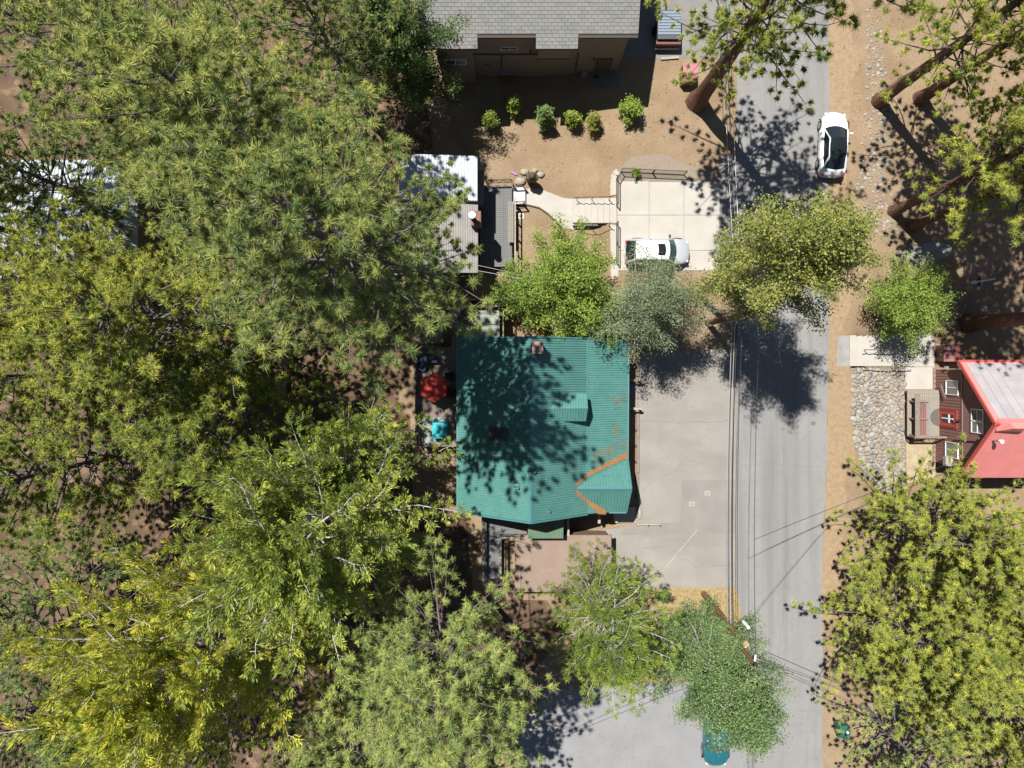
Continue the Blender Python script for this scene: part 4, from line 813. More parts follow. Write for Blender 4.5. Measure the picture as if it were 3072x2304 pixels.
t = Thing('porch_rail', 'brown slatted porch railing with bench boards on the street side', 'railing', (a[0], a[1], -.35))
for k in range(5): t.part('slat', MB().box(a[0]+.55+.1*k-.0, a[0]+.55+.1*k+.085, a[1]+.05, b[1]-.75, .12+.03*k, .15+.03*k), MAROON)
t.part('cap', MB().box(a[0]+.02, a[0]+.36, a[1], b[1]-.25, .58, .63), DECK)
for y in (a[1]+.08, (a[1]+b[1]-.75)/2, b[1]-.8):
    t.part('arm', MB().box(a[0]+.1, a[0]+1.15, y-.05, y+.05, .30, .36), DECK); t.part('post', MB().box(a[0]+.1, a[0]+.22, y-.05, y+.05, -.35, .58), DECK); t.part('leg', MB().box(a[0]+1.0, a[0]+1.1, y-.04, y+.04, -.35, .3), DECK)
t.part('seat_edge', MB().box(a[0]+1.06, a[0]+1.34, a[1]+.1, b[1]-.8, .14, .2), STEEL)
railing('porch_side_rail', 'pale timber handrail on the south side of the red house porch', [(a[0], a[1], -.35), (WX-.1, a[1], -.35)], .95, DECK, 1.5, .3, cap=.14)
m_ = [(WX-.1+.62*math.cos(t_), d[1]+.62*math.sin(t_)) for t_ in np.linspace(math.pi/2, 3*math.pi/2, 17)]
tag(MB().prism(m_, -.345, -.325).build('door_mat', mat('dark_mat', (.10, .095, .085), rough=.95, bump=.3)), 'half round dark doormat in front of the red door', 'doormat')
RAILM = mat('grey_pipe', (.17, .155, .145), rough=.5)
for i, (py, x0, x1) in enumerate(((1049, 2594, 2704), (1100, 2594, 2742))):
    a = Vector(P(x0, py, .55)); b = Vector(P(x1, py, -.15)); t = Thing('stair_handrail', ['steel handrail in the middle of the wide concrete steps', 'steel handrail on the stone bed side of the wide concrete steps'][i], 'handrail', (a[0], a[1], -.5), 'handrails of the wide steps')
    t.part('rail', MB().tube([a, b], .035, 8), RAILM)
    for k in (.12, .68): p_ = a.lerp(b, k); t.part('post', MB().tube([(p_.x, p_.y, -1.1), p_], .03, 8), RAILM)

# ------------------------------------------------------------------ driveway railings, block wall, stair rails
railing('metal_railing', 'brown metal picket railing along the north edge of the driveway', [P(1862, 516, 0), P(2052, 525, 0)], 1.0, RUSTM, 2.2, .13, cap=.05)
railing('metal_railing', 'brown metal picket railing turning down the driveway corner to the steps', [P(1862, 516, 0), P(1849, 538, 0), P(1849, 618, 0)], 1.0, RUSTM, 1.6, .13, cap=.05)
railing('metal_railing', 'brown metal picket railing on the driveway edge south of the steps', [P(1849, 672, 0), P(1849, 790, 0)], 1.0, RUSTM, 1.6, .13, cap=.05)
for i, (py, dy) in enumerate(((592, -6), (671, -5))):
    a = Vector(P(1722, py, -1.12+.95)); b = Vector(P(1838, py+dy*.4, .98)); t = Thing('stair_handrail', ['thin brown handrail on the uphill yard side of the garden steps', 'thin brown handrail on the south side of the garden steps'][i], 'handrail', (a[0], a[1], -1.1), 'handrails of the garden steps')
    t.part('rail', MB().tube([a, b], .028, 8), RUSTM)
    for k in (.1, .5, .95): p_ = a.lerp(b, k); t.part('post', MB().tube([(p_.x, p_.y, -1.12+1.1*k), p_], .025, 8), RUSTM)
BLK = [mat('block_%d' % k, c, tuple(v*.8 for v in c), 12, .95, .4, 60) for k, c in enumerate([(.36, .28, .2), (.32, .25, .185), (.39, .31, .23)])]
rwl = Thing('retaining_wall', 'tan concrete block retaining wall curving below the driveway railing', 'retaining wall', P(1835, 600, -1.2))
bm = [shared('block', MB().box(-.2, .2, -.12, .12, -.095, .095), BLK[k]) for k in range(3)]
path = [(1852, 515), (1843, 525), (1840, 545), (1840, 585)], [(1840, 676), (1840, 720), (1840, 780), (1842, 830)]
for pp in path:
    for row in range(7):
        z = -1.25+.2*row; pts = [Vector(P(a, b, 0)[:2]) for a, b in pp]; off = (row % 2)*.2; back = .045*(6-row); d_ = off
        for p_, q_ in zip(pts[:-1], pts[1:]):
            L = (q_-p_).length; u = (q_-p_)/L; nrm = Vector((-abs(u.y), 0 if abs(u.x) < .2 else u.x*.6)); ang = math.atan2(u.y, u.x); s_ = d_
            while s_ < L:
                x, y = p_+u*s_; rwl.inst('block', bm[(row+int(s_*7)) % 3], (x-back-.14, y+(back if abs(u.x) > .3 else 0), z), rot=(0, 0, ang)); s_ += .41
            d_ = s_-L
    for p_, q_ in zip(pp[:-1], pp[1:]):
        rwl.part('cap', MB().beam(P(p_[0]+3, p_[1], .02), P(q_[0]+3, q_[1], .02), .5, .09), CONC)
# carved figure
from math import sin, cos
c = G(1594, 546)
me = bpy.data.meshes.new('carved_figure')
J = [(0, 0, .95), (0, 0, 1.35), (0, -.02, 1.75), (0, -.05, 1.98), (0, -.22, 1.95), (-.16, 0, .6), (-.18, 0, .1), (.16, 0, .6), (.18, 0, .1), (-.3, -.05, 1.55), (-.36, -.2, 1.2), (.3, -.05, 1.55), (.36, -.2, 1.2), (-.13, 0, 2.12), (.13, 0, 2.12)]
Ed = [(0, 1), (1, 2), (2, 3), (3, 4), (0, 5), (5, 6), (0, 7), (7, 8), (2, 9), (9, 10), (2, 11), (11, 12), (3, 13), (3, 14)]
Rr = [.36, .40, .27, .2, .11, .2, .19, .2, .19, .15, .11, .15, .11, .06, .06]
me.from_pydata([Vector(v) for v in J], Ed, []); o = bpy.data.objects.new('carved_figure', me); C.objects.link(o); o.location = c; me.materials.append(CARV)
o.modifiers.new('s', 'SKIN'); sv = me.skin_vertices[0].data
for v, r_ in zip(sv, Rr): v.radius = (r_, r_)
sv[0].use_root = True; ss = o.modifiers.new('d', 'SUBSURF'); ss.levels = ss.render_levels = 2
tag(o, 'tall dark carved wooden figure standing among rocks by the curved walk', 'statue')
# garden bits
x = G(1542, 519); t = MB().beam((x[0]-.2, x[1]+.05, x[2]+.08), (x[0]+.2, x[1]-.15, x[2]+.08), .12, .1).build('garden_toy', PLUM); tag(t, 'small purple toy lying in the dry yard near the carved figure', 'toy')
x = G(1737, 955); mbb = MB(); 
for k in range(5): mbb.ball((x[0]+rnd.uniform(-.35, .35), x[1]+rnd.uniform(-.15, .15), x[2]+.15), .28, 1, .8, .6, 8, 5, .2, rnd)
tag(mbb.build('tarp_bundle', BLUE), 'crumpled blue tarp bundle at the foot of the bright green tree', 'tarp')
er = Thing('stone_ring', 'curved ring of tan edging stones in the yard above the green roof', 'edging', G(1832, 985))
for k in range(9):
    a = math.radians(185+k*18); q_ = G(1842+38*math.cos(a), 985-32*math.sin(a)-8); er.part('edging_stone', MB().ball((q_[0], q_[1], q_[2]+.04), .2, 1, .7, .5, 7, 4, .12, rnd), BLK[1])
fn = Thing('boundary_fence', 'dark board fence in the shade between the two properties', 'fence', G(1400, 905))
fx0, fx1 = G(1010, 905), G(1700, 905); xx = fx0[0]; bd = shared('board', MB().box(0, .135, -.012, .012, 0, 1.5), TIMD)
while xx < fx1[0]: fn.inst('board', bd, (xx, fx0[1], terr(xx, fx0[1])-.05)); xx += .15
fn.part('rail', MB().box(fx0[0], fx1[0], fx0[1]+.014, fx0[1]+.06, .05, .13), DECK); fn.part('cap', MB().box(fx0[0], fx1[0], fx0[1]-.05, fx0[1]+.05, .31, .35), LCAP)
fn = Thing('side_fence', 'weathered post and wire fence running down the western yard', 'fence', G(858, 1080))
for k in range(7):
    q_ = G(860, 975+k*38); fn.part('post', MB().box(q_[0]-.06, q_[0]+.06, q_[1]-.06, q_[1]+.06, q_[2]-.2, q_[2]+1.1), DECK)
a, b = G(860, 975), G(860, 1203); fn.part('rail', MB().beam((a[0], a[1], a[2]+1.0), (b[0], b[1], b[2]+1.0), .14, .06), DECK); fn.part('wire_mesh', MB().beam((a[0], a[1], a[2]+.5), (b[0], b[1], b[2]+.5), .015, .9), WIREL)
# post lamp by the path, bin
q_ = G(2918, 848); t = Thing('light_post', 'white metal post with a small cross arm beside the shaded path', 'post', q_)
t.part('pole', MB().tube([q_, (q_[0], q_[1], q_[2]+2.4)], [.06, .045], 10), WHITE); t.part('base_box', MB().box(q_[0]-.16, q_[0]+.1, q_[1]-.12, q_[1]+.12, q_[2]-.05, q_[2]+.3), WHITE)
t.part('cross_arm', MB().box(q_[0]-.03, q_[0]+.03, q_[1]-.35, q_[1]+.35, q_[2]+.95, q_[2]+1.02), STEEL); t.part('panel', MB().box(q_[0]+.06, q_[0]+.1, q_[1]-.3, q_[1]+.3, q_[2]+.4, q_[2]+.9), mat('dark_panel', (.05, .06, .08), rough=.4))
q_ = G(2512, 2172); t = Thing('waste_bin', 'dark green waste bin at the roadside under the right hand pines', 'bin', q_)
t.part('body', MB().add([(q_[0]+a*.36*s_, q_[1]+b*.42*s_, q_[2]+z) for s_, z in ((.8, .02), (1, 1.0)) for a, b in ((-1, -1), (1, -1), (1, 1), (-1, 1))], [(0, 3, 2, 1), (4, 5, 6, 7), (0, 1, 5, 4), (1, 2, 6, 5), (2, 3, 7, 6), (3, 0, 4, 7)]), GRNB)
t.part('lid', MB().slab([(q_[0]-.4, q_[1]-.46, q_[2]+1.06), (q_[0]+.4, q_[1]-.46, q_[2]+1.06), (q_[0]+.4, q_[1]+.46, q_[2]+1.14), (q_[0]-.4, q_[1]+.46, q_[2]+1.14)], .06), GRNB); t.part('label_plate', MB().box(q_[0]+.12, q_[0]+.28, q_[1]-.1, q_[1]+.06, q_[2]+1.12, q_[2]+1.16), WHITE)
for s_ in (-1, 1): t.part('wheel', MB().tube([(q_[0]+s_*.3, q_[1]+.4, q_[2]+.12), (q_[0]+s_*.36, q_[1]+.4, q_[2]+.12)], .12, 12), RUBBER)

# ------------------------------------------------------------------ vehicles
def vehicle(name, label, cat, x, y, z, head, L, W, HT, paint, stn, cab, glass, roofm=None, sunroof=None, spoiler=False, rearg=None):
    T = Thing(name, label, cat, (x, y, z)); R = Matrix.Rotation(head, 3, 'Z')
    def Wd(p): q = R @ Vector(p); return (x+q.x, y+q.y, z+q.z)
    prof = [(0, 0, .03), (.45, 0, .022), (.78, 0, -.005), (.93, 0, -.05), (1.0, 0, -.16), (1.01, .5, 0), (.985, .25, 0), (.93, 0, 0)]
    def ring(t, wf, zt):
        w2 = W/2*wf; zl = .2; o = []
        for k, (a, b, c_) in enumerate(prof):
            if k < 5: o.append((t*L/2, a*w2, zt+c_))
            else: o.append((t*L/2, a*w2, zl+(zt-.2-zl)*b))
        bow = .26*max(0, (t-.55)/.45)+.16*min(0, (t+.6)/.4); o = [(p[0]-bow*(p[1]/(W/2))**2, p[1], p[2]) for p in o]
        return [(p[0], -p[1], p[2]) for p in o[:0:-1]]+o
    mb = MB(); n = 15; o0 = 0
    for (t, wf, zt) in stn: mb.v += [Wd(p) for p in ring(t, wf, zt)]
    for i in range(len(stn)-1):
        for j in range(n-1): mb.f.append((i*n+j, (i+1)*n+j, (i+1)*n+j+1, i*n+j+1))
        mb.f.append((i*n+n-1, (i+1)*n+n-1, (i+1)*n, i*n))
    mb.f.append(tuple(range(n))); mb.f.append(tuple((len(stn)-1)*n+j for j in range(n))[::-1])
    body = T.part('body', mb, paint, smooth=True); s_ = body.modifiers.new('s', 'SUBSURF'); s_.levels = s_.render_levels = 1
    # cabin: (windshield base t, roof front t, roof rear t, rear base t, belt z, roof half width, belt half width)
    tw, tf, tr, tb, zb, rw_, bw_ = cab; N = 8
    def edge(t, hw, zz, bow): return [(t*L/2+bow*(1-(2*k/N-1)**2), hw*W/2*(2*k/N-1), zz+.05*(1-(2*k/N-1)**2)) for k in range(N+1)]
    e = [edge(tw, bw_, zb, .22), edge(tf, rw_, HT-.06, .10), edge(tr, rw_*.97, HT-.07, -.06), edge(tb, bw_*.92, zb+.04, -.12)]
    def patch(A, B, off=0, M_=4, arch=0):
        v = [tuple(Vector(a).lerp(Vector(b), i/M_)+Vector((0, 0, off+arch*math.sin(math.pi*i/M_)))) for i in range(M_+1) for a, b in zip(A, B)]
        return MB().add([Wd(p) for p in v], [(i*(N+1)+j, i*(N+1)+j+1, (i+1)*(N+1)+j+1, (i+1)*(N+1)+j) for i in range(M_) for j in range(N)])
    T.part('windshield', patch(e[0], e[1]), glass, smooth=True)
    rf = T.part('roof', patch(e[1], e[2], .004, 5, .05), roofm or paint, smooth=True)
    T.part('rear_window', patch(e[2], e[3]), rearg or glass, smooth=True)
    for sd_ in (0, N):
        sw_ = [e[0][sd_], e[1][sd_], e[2][sd_], e[3][sd_]]; sy = 1 if sd_ else -1
        T.part('side_window', MB().add([Wd(p) for p in sw_], [(0, 1, 2, 3)]), glass)
        for p_, q_, r_ in ((sw_[0], sw_[1], .045), (sw_[1], sw_[2], .05), (sw_[2], sw_[3], .07)): T.part('pillar', MB().tube([Wd(p_), Wd(q_)], r_, 6), paint)
        m0 = Vector(sw_[1]).lerp(Vector(sw_[2]), .5); m1 = Vector(sw_[0]).lerp(Vector(sw_[3]), .5); T.part('pillar', MB().tube([Wd(m0), Wd(m1)], .04, 6), BLACK)
        mi = T.part('mirror', MB().obox(Wd((tw*L/2-.25, sy*(W/2+.1), zb+.02)), R @ Vector((.06, 0, 0)), R @ Vector((0, .11, 0)), (0, 0, .07)), BLACK if paint is PSILV else paint)
    if sunroof: 
        a, b = sunroof; A = [tuple(Vector(p).lerp(Vector(q), a)) for p, q in zip(e[1], e[2])]; B = [tuple(Vector(p).lerp(Vector(q), b)) for p, q in zip(e[1], e[2])]
        sx = .62; A = [(p[0], p[1]*sx, p[2]+.075) for p in A]; B = [(p[0], p[1]*sx, p[2]+.075) for p in B]; T.part('sunroof', patch(A, B), CARG, rf, smooth=True)
    wr = .35
    for t in (.60, -.58):
        for sy in (-1, 1):
            cx_ = t*L/2; yo = sy*(W/2-.02); wh = T.part('wheel', MB().tube([Wd((cx_, yo-sy*.22, wr)), Wd((cx_, yo-sy*.03, wr)), Wd((cx_, yo+sy*.005, wr))], [wr, wr, wr*.93], 22), RUBBER)
            T.part('rim', MB().tube([Wd((cx_, yo, wr)), Wd((cx_, yo+sy*.012, wr))], [wr*.66, wr*.6], 16), STEEL, wh)
            T.part('wheel_arch', MB().tube([Wd((cx_+.42*cos(a_), sy*(W/2+.004), wr+.42*sin(a_))) for a_ in np.linspace(.0, math.pi, 9)], .035, 6), BLACK)
    zl = stn[-3][2]; 
    for sy in (-1, 1):
        T.part('headlight', MB().ball(Wd((.90*L/2, sy*W*.34, .70)), .10, 1.3, 1.3, .6, 8, 5), mat('lamp_glass', (.5, .52, .54), rough=.1), smooth=True)
        T.part('tail_light', MB().ball(Wd((-.955*L/2, sy*W*.36, .9)), .085, 1, 1.3, .9, 8, 5), REDL, smooth=True)
    T.part('rear_plate', MB().obox(Wd((-L/2-.0, 0, .7)), R @ Vector((.01, 0, 0)), R @ Vector((0, .25, 0)), (0, 0, .06)), WHITE)
    if spoiler: T.part('spoiler', MB().obox(Wd((tr*L/2-.12, 0, HT-.11)), R @ Vector((.16, 0, 0)), R @ Vector((0, W*.34, 0)), (0, 0, .02)), paint)
    return T
suv = [(-1, .66, .66), (-.985, .84, .82), (-.93, .93, 1.0), (-.7, .99, 1.02), (-.3, 1, 1.0), (.2, 1, .99), (.42, .99, 1.0), (.62, .975, .97), (.8, .94, .90), (.93, .84, .80), (.985, .68, .68), (1, .5, .55)]
c = P(2502, 432, .8)
vehicle('electric_car', 'white electric crossover with a long dark glass roof parked at the road edge', 'car', c[0], c[1], .01, math.radians(90-3.5), 4.72, 1.95, 1.60, PWHITE,
        [(-1, .62, .7), (-.98, .8, .92), (-.9, .9, 1.12), (-.7, .97, 1.1), (-.3, 1, 1.02), (.2, 1, .99), (.42, .99, .99), (.6, .97, .93), (.78, .92, .84), (.92, .8, .72), (.985, .62, .62), (1, .42, .52)], (.42, .06, -.5, -.80, .98, .63, .86), CARG, roofm=CARG)
c = P(1972, 755, .8)
vehicle('silver_suv', 'silver family wagon with a sunroof on the concrete driveway, half under foliage', 'car', c[0], c[1], .06, 0, 4.7, 1.9, 1.66, PSILV, suv, (.46, .26, -.70, -.93, 1.0, .70, .90), CARGT, roofm=PWHITE, sunroof=(.12, .34), rearg=CARG)
c = P(2150, 2205, .8)
vehicle('teal_car', 'dark teal car poking out from under the birch in the lower parking lot', 'car', c[0], c[1], .02, math.radians(-91), 4.6, 1.85, 1.5, PTEAL, suv, (.40, .12, -.42, -.72, .96, .66, .90), CARGT)
# box trailer in the side drive
c = P(2005, 85, 1.2); T = Thing('cargo_trailer', 'low box trailer with a pale slatted top parked beside the brown house', 'trailer', (c[0], c[1], terr(c[0], c[1])))
z0 = terr(c[0], c[1]); T.part('box', MB().box(c[0]-.75, c[0]+.9, c[1]-.75, c[1]+1.3, z0+.35, z0+1.2), mat('dark_steel', (.055, .06, .07), rough=.5))
for k in range(8): T.part('slat', MB().box(c[0]-.73, c[0]+.88, c[1]-.45+k*.21, c[1]-.45+k*.21+.17, z0+1.2, z0+1.25), mat('blue_grey_slat', (.16, .2, .25), rough=.5))
T.part('rear_panel', MB().box(c[0]-.8, c[0]+.95, c[1]-1.0, c[1]-.76, z0+.4, z0+.95), BOXD)
for sx in (-.85, 1.0): T.part('wheel', MB().tube([(c[0]+sx-.1, c[1]+.2, z0+.3), (c[0]+sx+.1, c[1]+.2, z0+.3)], .3, 16), RUBBER)
T.part('drawbar', MB().tube([(c[0], c[1]+1.3, z0+.4), (c[0], c[1]+2.3, z0+.4)], .05, 6), BLACK)
T.part('bumper', MB().tube([(c[0]-.8, c[1]-1.1, z0+.45), (c[0]+.95, c[1]-1.1, z0+.45)], .05, 8), STEEL)

# ------------------------------------------------------------------ utility poles and wires
def upole(label, top, h, r, group='utility poles by the road', cap=BLACK):
    q = P(top[0], top[1], h); T = Thing('utility_pole', label, 'utility pole', (q[0], q[1], 0), group)
    T.part('shaft', MB().tube([(q[0], q[1], -.3), (q[0], q[1], h*.5), q], [r*1.3, r*1.12, r], 14), POLE, smooth=False)
    T.part('pole_cap', MB().tube([(q[0], q[1], h-.22), (q[0], q[1], h+.02)], r*1.06, 14), cap)
    return T, Vector(q)
T1, p1 = upole('single brown utility pole leaning over the road below the olive tree', (2284, 935), 11, .17)
T1.part('insulator', MB().tube([(p1.x, p1.y-.18, 10.8), (p1.x, p1.y-.45, 10.8)], [.06, .04], 8), BLACK); T1.part('bracket', MB().beam((p1.x-.1, p1.y-.2, 8.3), (p1.x+.3, p1.y-.2, 8.3), .06, .06), STEEL)
T2, p2 = upole('shorter tan topped utility pole beside the birch', (2238, 1934), 9.2, .17, cap=mat('cut_wood', (.45, .32, .2), rough=.9))
T3, p3 = upole('taller thin utility pole beside the birch', (2268, 1998), 11, .12)
T2.part('transformer', MB().tube([(p2.x+.25, p2.y+.9, 8.0), (p2.x+.25, p2.y+.9, 8.9)], [.12, .1], 12), WHITE); T3.part('insulator', MB().tube([(p3.x+.0, p3.y+.2, 10.8), (p3.x+.05, p3.y+.55, 10.8)], [.06, .05], 8), WHITE)
def wire(label, a, b, sag=.6, r=.016, m=ROPE, n=18):
    a, b = Vector(a), Vector(b); pts = [a.lerp(b, i/n)-Vector((0, 0, sag*4*(i/n)*(1-i/n))) for i in range(n+1)]
    tag(MB().tube(pts, r, 5).build('overhead_wire', m), label, 'wire', 'overhead wires')
B1 = lambda dx, z: (p1.x+dx, p1.y-.2, z)
for k, (dx, zz, dz2, r, m, lbl) in enumerate(((-1.05, 6.6, 6.4, .02, WIREL, 'westernmost thin cable strung along the left side of the road'), (-.95, 6.7, 6.5, .016, ROPE, 'second thin cable from the left along the road'), (-.72, 6.9, 6.6, .022, WIREL, 'third cable from the left along the road'), (-.6, 7.2, 7.0, .03, ROPE, 'thick dark cable bundle along the road'), (-.3, 8.0, 7.6, .02, ROPE, 'dark cable right of the thick bundle along the road'))):
    wire(lbl+', south of the olive tree', (p1.x+dx*.25, p1.y-.2, zz), (p2.x+dx*.35+.15, p2.y+.3, dz2), .5, r, m)
wire('dashed looking high wire joining the two tall pole tops', (p1.x, p1.y-.45, 10.8), (p3.x+.05, p3.y+.5, 10.8), .5, .018)
for k, dx in enumerate((-.35, -.1, .0)): wire(['left', 'middle', 'right'][k]+' cable of the three crossing the shaded road at the top', (p1.x+dx*.3, p1.y-.1, 7+.4*k), (p1.x-1.2+dx, p1.y+34, 7+.4*k), .5, .02, WIREL if k != 1 else ROPE)
wire('upper service drop from the pole to the corner of the green roof', (p1.x, p1.y-.2, 8.2), (7.6, 1.3, 3.7), .3, .016, WIREL)
wire('lower service drop sagging from the pole to the corner of the green roof', (p1.x, p1.y-.2, 7.6), (7.5, 1.25, 3.5), .7, .016, WIREL)
wire('long service drop crossing the trees to the metal roofed cabin', (p1.x-.1, p1.y, 8.4), P(1434, 812, 3.0), .7, .016, WIREL)
wire('second long service drop crossing the trees to the metal roofed cabin', (p1.x-.1, p1.y, 8.0), P(1434, 796, 3.0), .9, .014, WIREL)
wa, wb = Vector((p1.x, p1.y-.45, 10.8)), Vector((p3.x+.05, p3.y+.5, 10.8)); q_ = wa.lerp(wb, .66)-Vector((0, 0, .5*4*.66*.34)); wire('upper service drop slanting from the road wires to the red house', q_, (31.1, -6.2, 3.4), .25, .014); wire('lower service drop slanting from the road wires to the red house', q_, (31.1, -6.6, 2.6), .35, .014)
wire('thin guy wire slanting up the road from the thin pole toward the right', (p3.x, p3.y+1, 8.5), P(2480, 1585, 3.0), .1, .01)
for k, (ta, tb) in enumerate((((2236, 1932), (2620, 2100)), ((2268, 1990), (2640, 2150)), ((2266, 1998), (2560, 2085)))):
    wire(['upper', 'middle', 'lower'][k]+' wire slanting from the paired poles to the lower right', (p2 if k == 0 else p3)-Vector((0, 0, .2+.4*k)), P(tb[0], tb[1], 6.5), .3, .014)
wire('wire slanting from the paired poles over the lower parking lot', p3-Vector((0, 0, .3)), P(1500, 2300, 6), .5, .014); wire('second wire slanting from the paired poles over the lower parking lot', p2-Vector((0, 0, .3)), P(1500, 2240, 6), .6, .014)
wire('wire dropping south from the taller thin pole', p3-Vector((0, 0, .3)), P(2270, 2700, 9), .4, .016)

# ------------------------------------------------------------------ vegetation
def norm(a): return a/np.maximum(np.linalg.norm(a, axis=-1, keepdims=True), 1e-9)
class Wood:
    """many tapering twigs as one mesh"""
    def __init__(s): s.mb = MB()
    def twig(s, pts, r0, r1, n):
        k = len(pts); s.mb.tube(pts, [r0+(r1-r0)*i/(k-1) for i in range(k)], n, cap=False)
def skeleton(r, h, crown0, R, nl, lean, prof, up, sub, sublen, wig=.12, first=.3, droop=0.0):
    """limbs whorled round a leaning stem; returns wood paths and shoot list (pos, dir)"""
    stem = lambda z: np.array([lean[0]*(z/h)**1.2, lean[1]*(z/h)**1.2, z])
    limbs = []; shoots = []; ga = 2.39996
    for k in range(nl):
        u = (k+r.uniform(.1, .9))/nl; u = .72*u+.28*(math.floor(u*nl/7)+.5)*7/nl if nl > 40 else u; u = min(u, .995); z = crown0+(h-crown0)*(u**.9)*.985; L = R*prof(u)*r.uniform(.5, 1.15)
        if L < .25: L = .25
        az = k*ga+r.uniform(-.5, .5); el = math.radians(up[0]+(up[1]-up[0])*u+r.uniform(-12, 12)); p = stem(z); d = np.array([math.cos(az)*math.cos(el), math.sin(az)*math.cos(el), math.sin(el)])
        ns = max(3, int(L/1.2)+2); pts = [p]; dd = d.copy()
        for i in range(ns):
            dd = dd+r.normal(0, wig, 3)+np.array([0, 0, (.10 if droop == 0 else -droop+.3*(i/ns)*droop*2)]); dd /= np.linalg.norm(dd); p = p+dd*L/ns; pts.append(p)
        limbs.append((pts, L)); pts_ = np.array(pts); m = max(2, int(L*(1-first)*sub*1.25))
        for j in range(m):
            s_ = first+(1-first)*(j+r.random())/m; f = s_*ns; i0 = min(int(f), ns-1); q = pts_[i0]+(pts_[i0+1]-pts_[i0])*(f-i0); t = pts_[i0+1]-pts_[i0]; t = t/np.linalg.norm(t)
            sd = np.cross(t, [0, 0, 1.0]); sd /= max(np.linalg.norm(sd), 1e-6); sgn = 1 if j % 2 else -1
            b = t*r.uniform(.3, .9)+sd*sgn*r.uniform(.4, 1.0)+np.array([0, 0, r.uniform(-.15, .75)])+r.normal(0, .15, 3); b /= np.linalg.norm(b); shoots.append((q, b, sublen*r.uniform(.55, 1.25)*(1.15-.45*s_)))
        shoots.append((pts_[-1], (pts_[-1]-pts_[-2])/np.linalg.norm(pts_[-1]-pts_[-2]), sublen*.5))
    shoots.append((stem(h), np.array([0, 0, 1.0]), .5)); return stem, limbs, shoots
def trunk_part(T, stem, h, r0, m, base, n=14, seed=0, rough=.1):
    rr = random.Random(seed); V = []; k = 26; mb = MB(); ph = [rr.uniform(0, 6.28) for _ in range(4)]
    for i in range(k+1):
        z = -.4+(h+.4)*i/k; c = stem(max(z, 0)); c[2] = z; rad = r0*(1-.93*(max(z, 0)/h)**.85)+r0*.55*math.exp(-max(z, 0)*1.8)
        for j in range(n):
            a = 2*math.pi*j/n; rad2 = rad*(1+rough*math.sin(5*a+ph[0]+z*.35)*.5+rr.uniform(-rough, rough)*.6)
            mb.v.append((c[0]+rad2*math.cos(a)+base[0], c[1]+rad2*math.sin(a)+base[1], z+base[2]))
    mb.f = [(i*n+j, i*n+(j+1) % n, (i+1)*n+(j+1) % n, (i+1)*n+j) for i in range(k) for j in range(n)]
    return T.part('trunk', mb, m, smooth=True)
def rand_dirs(r, ax, n, cmin):
    """n directions per axis within a cap around it"""
    S = len(ax); c = r.uniform(cmin, 1, (S, n)); ph = r.uniform(0, 2*np.pi, (S, n)); s = np.sqrt(1-c*c)
    a = norm(ax); t = np.where(np.abs(a[:, 2:3]) < .9, np.array([[0, 0, 1.]]), np.array([[1., 0, 0]])); e1 = norm(np.cross(a, t)); e2 = np.cross(a, e1)
    return a[:, None]*c[..., None]+e1[:, None]*(s*np.cos(ph))[..., None]+e2[:, None]*(s*np.sin(ph))[..., None]
OCT = np.array([[1, 0, 0], [0, 1, 0], [-1, 0, 0], [0, -1, 0], [0, 0, 1], [0, 0, -1.]]); OCTF = np.array([[0, 1, 4], [1, 2, 4], [2, 3, 4], [3, 0, 4], [1, 0, 5], [2, 1, 5], [3, 2, 5], [0, 3, 5]])
def needle_mesh(r, pos, ax, size, tint, nn, w, m, T):
    """needle pompoms: a dense ruffled heart wrapped in radiating needles; fewer, broader needles far below or outside the view"""
    wp = pos+np.array(T.loc); dist = np.maximum(H-wp[:, 2], 4); px = wp[:, 0]*F/dist+CX; py = CY-wp[:, 1]*F/dist
    out = (px < -300) | (px > 3372) | (py < -300) | (py > 2604); lod = np.where(out, 3, np.where(dist < 27, 0, np.where(dist < 38, 1, 2)))
    Vs = []; Fs = []; Ts = []; Sm = []; o = 0
    for k, (fn, fw) in enumerate(((1.0, 1.0), (.72, 1.22), (.48, 1.5), (.10, 4.5))):
        q = np.where(lod == k)[0]; S = len(q)
        if not S: continue
        n = max(5, int(nn*fn)); a = norm(ax[q]); d = rand_dirs(r, a, n, -.6); L = size[q][:, None]*r.uniform(.8, 1.12, (S, n)); base = pos[q][:, None]-a[:, None]*(r.uniform(0, .10, (S, n)))[..., None]
        d[..., 2] -= .05; d = norm(d); tip = base+d*L[..., None]; sd = norm(np.cross(d, r.normal(size=(S, n, 3))))*w*fw/2; b0 = base+d*(L*.22)[..., None]
        V = np.stack([b0-sd, b0+sd, tip], 2).reshape(-1, 3); Vs.append(V); Fs.append(np.arange(len(V)).reshape(-1, 3)+o); o += len(V); Sm.append(np.zeros(S*n, bool))
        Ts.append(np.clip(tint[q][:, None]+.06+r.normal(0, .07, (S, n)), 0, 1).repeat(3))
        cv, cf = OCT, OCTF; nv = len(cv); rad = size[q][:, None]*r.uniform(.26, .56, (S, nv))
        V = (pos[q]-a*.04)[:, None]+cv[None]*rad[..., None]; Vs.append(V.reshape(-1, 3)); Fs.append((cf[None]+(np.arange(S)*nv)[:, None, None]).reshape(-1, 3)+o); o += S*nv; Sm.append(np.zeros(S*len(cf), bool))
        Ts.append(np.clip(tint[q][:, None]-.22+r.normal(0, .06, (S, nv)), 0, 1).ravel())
    ob = npmesh('crown', np.concatenate(Vs), np.concatenate(Fs), m, T.o, np.concatenate(Ts)); ob.data.polygons.foreach_set('use_smooth', np.concatenate(Sm)); return ob
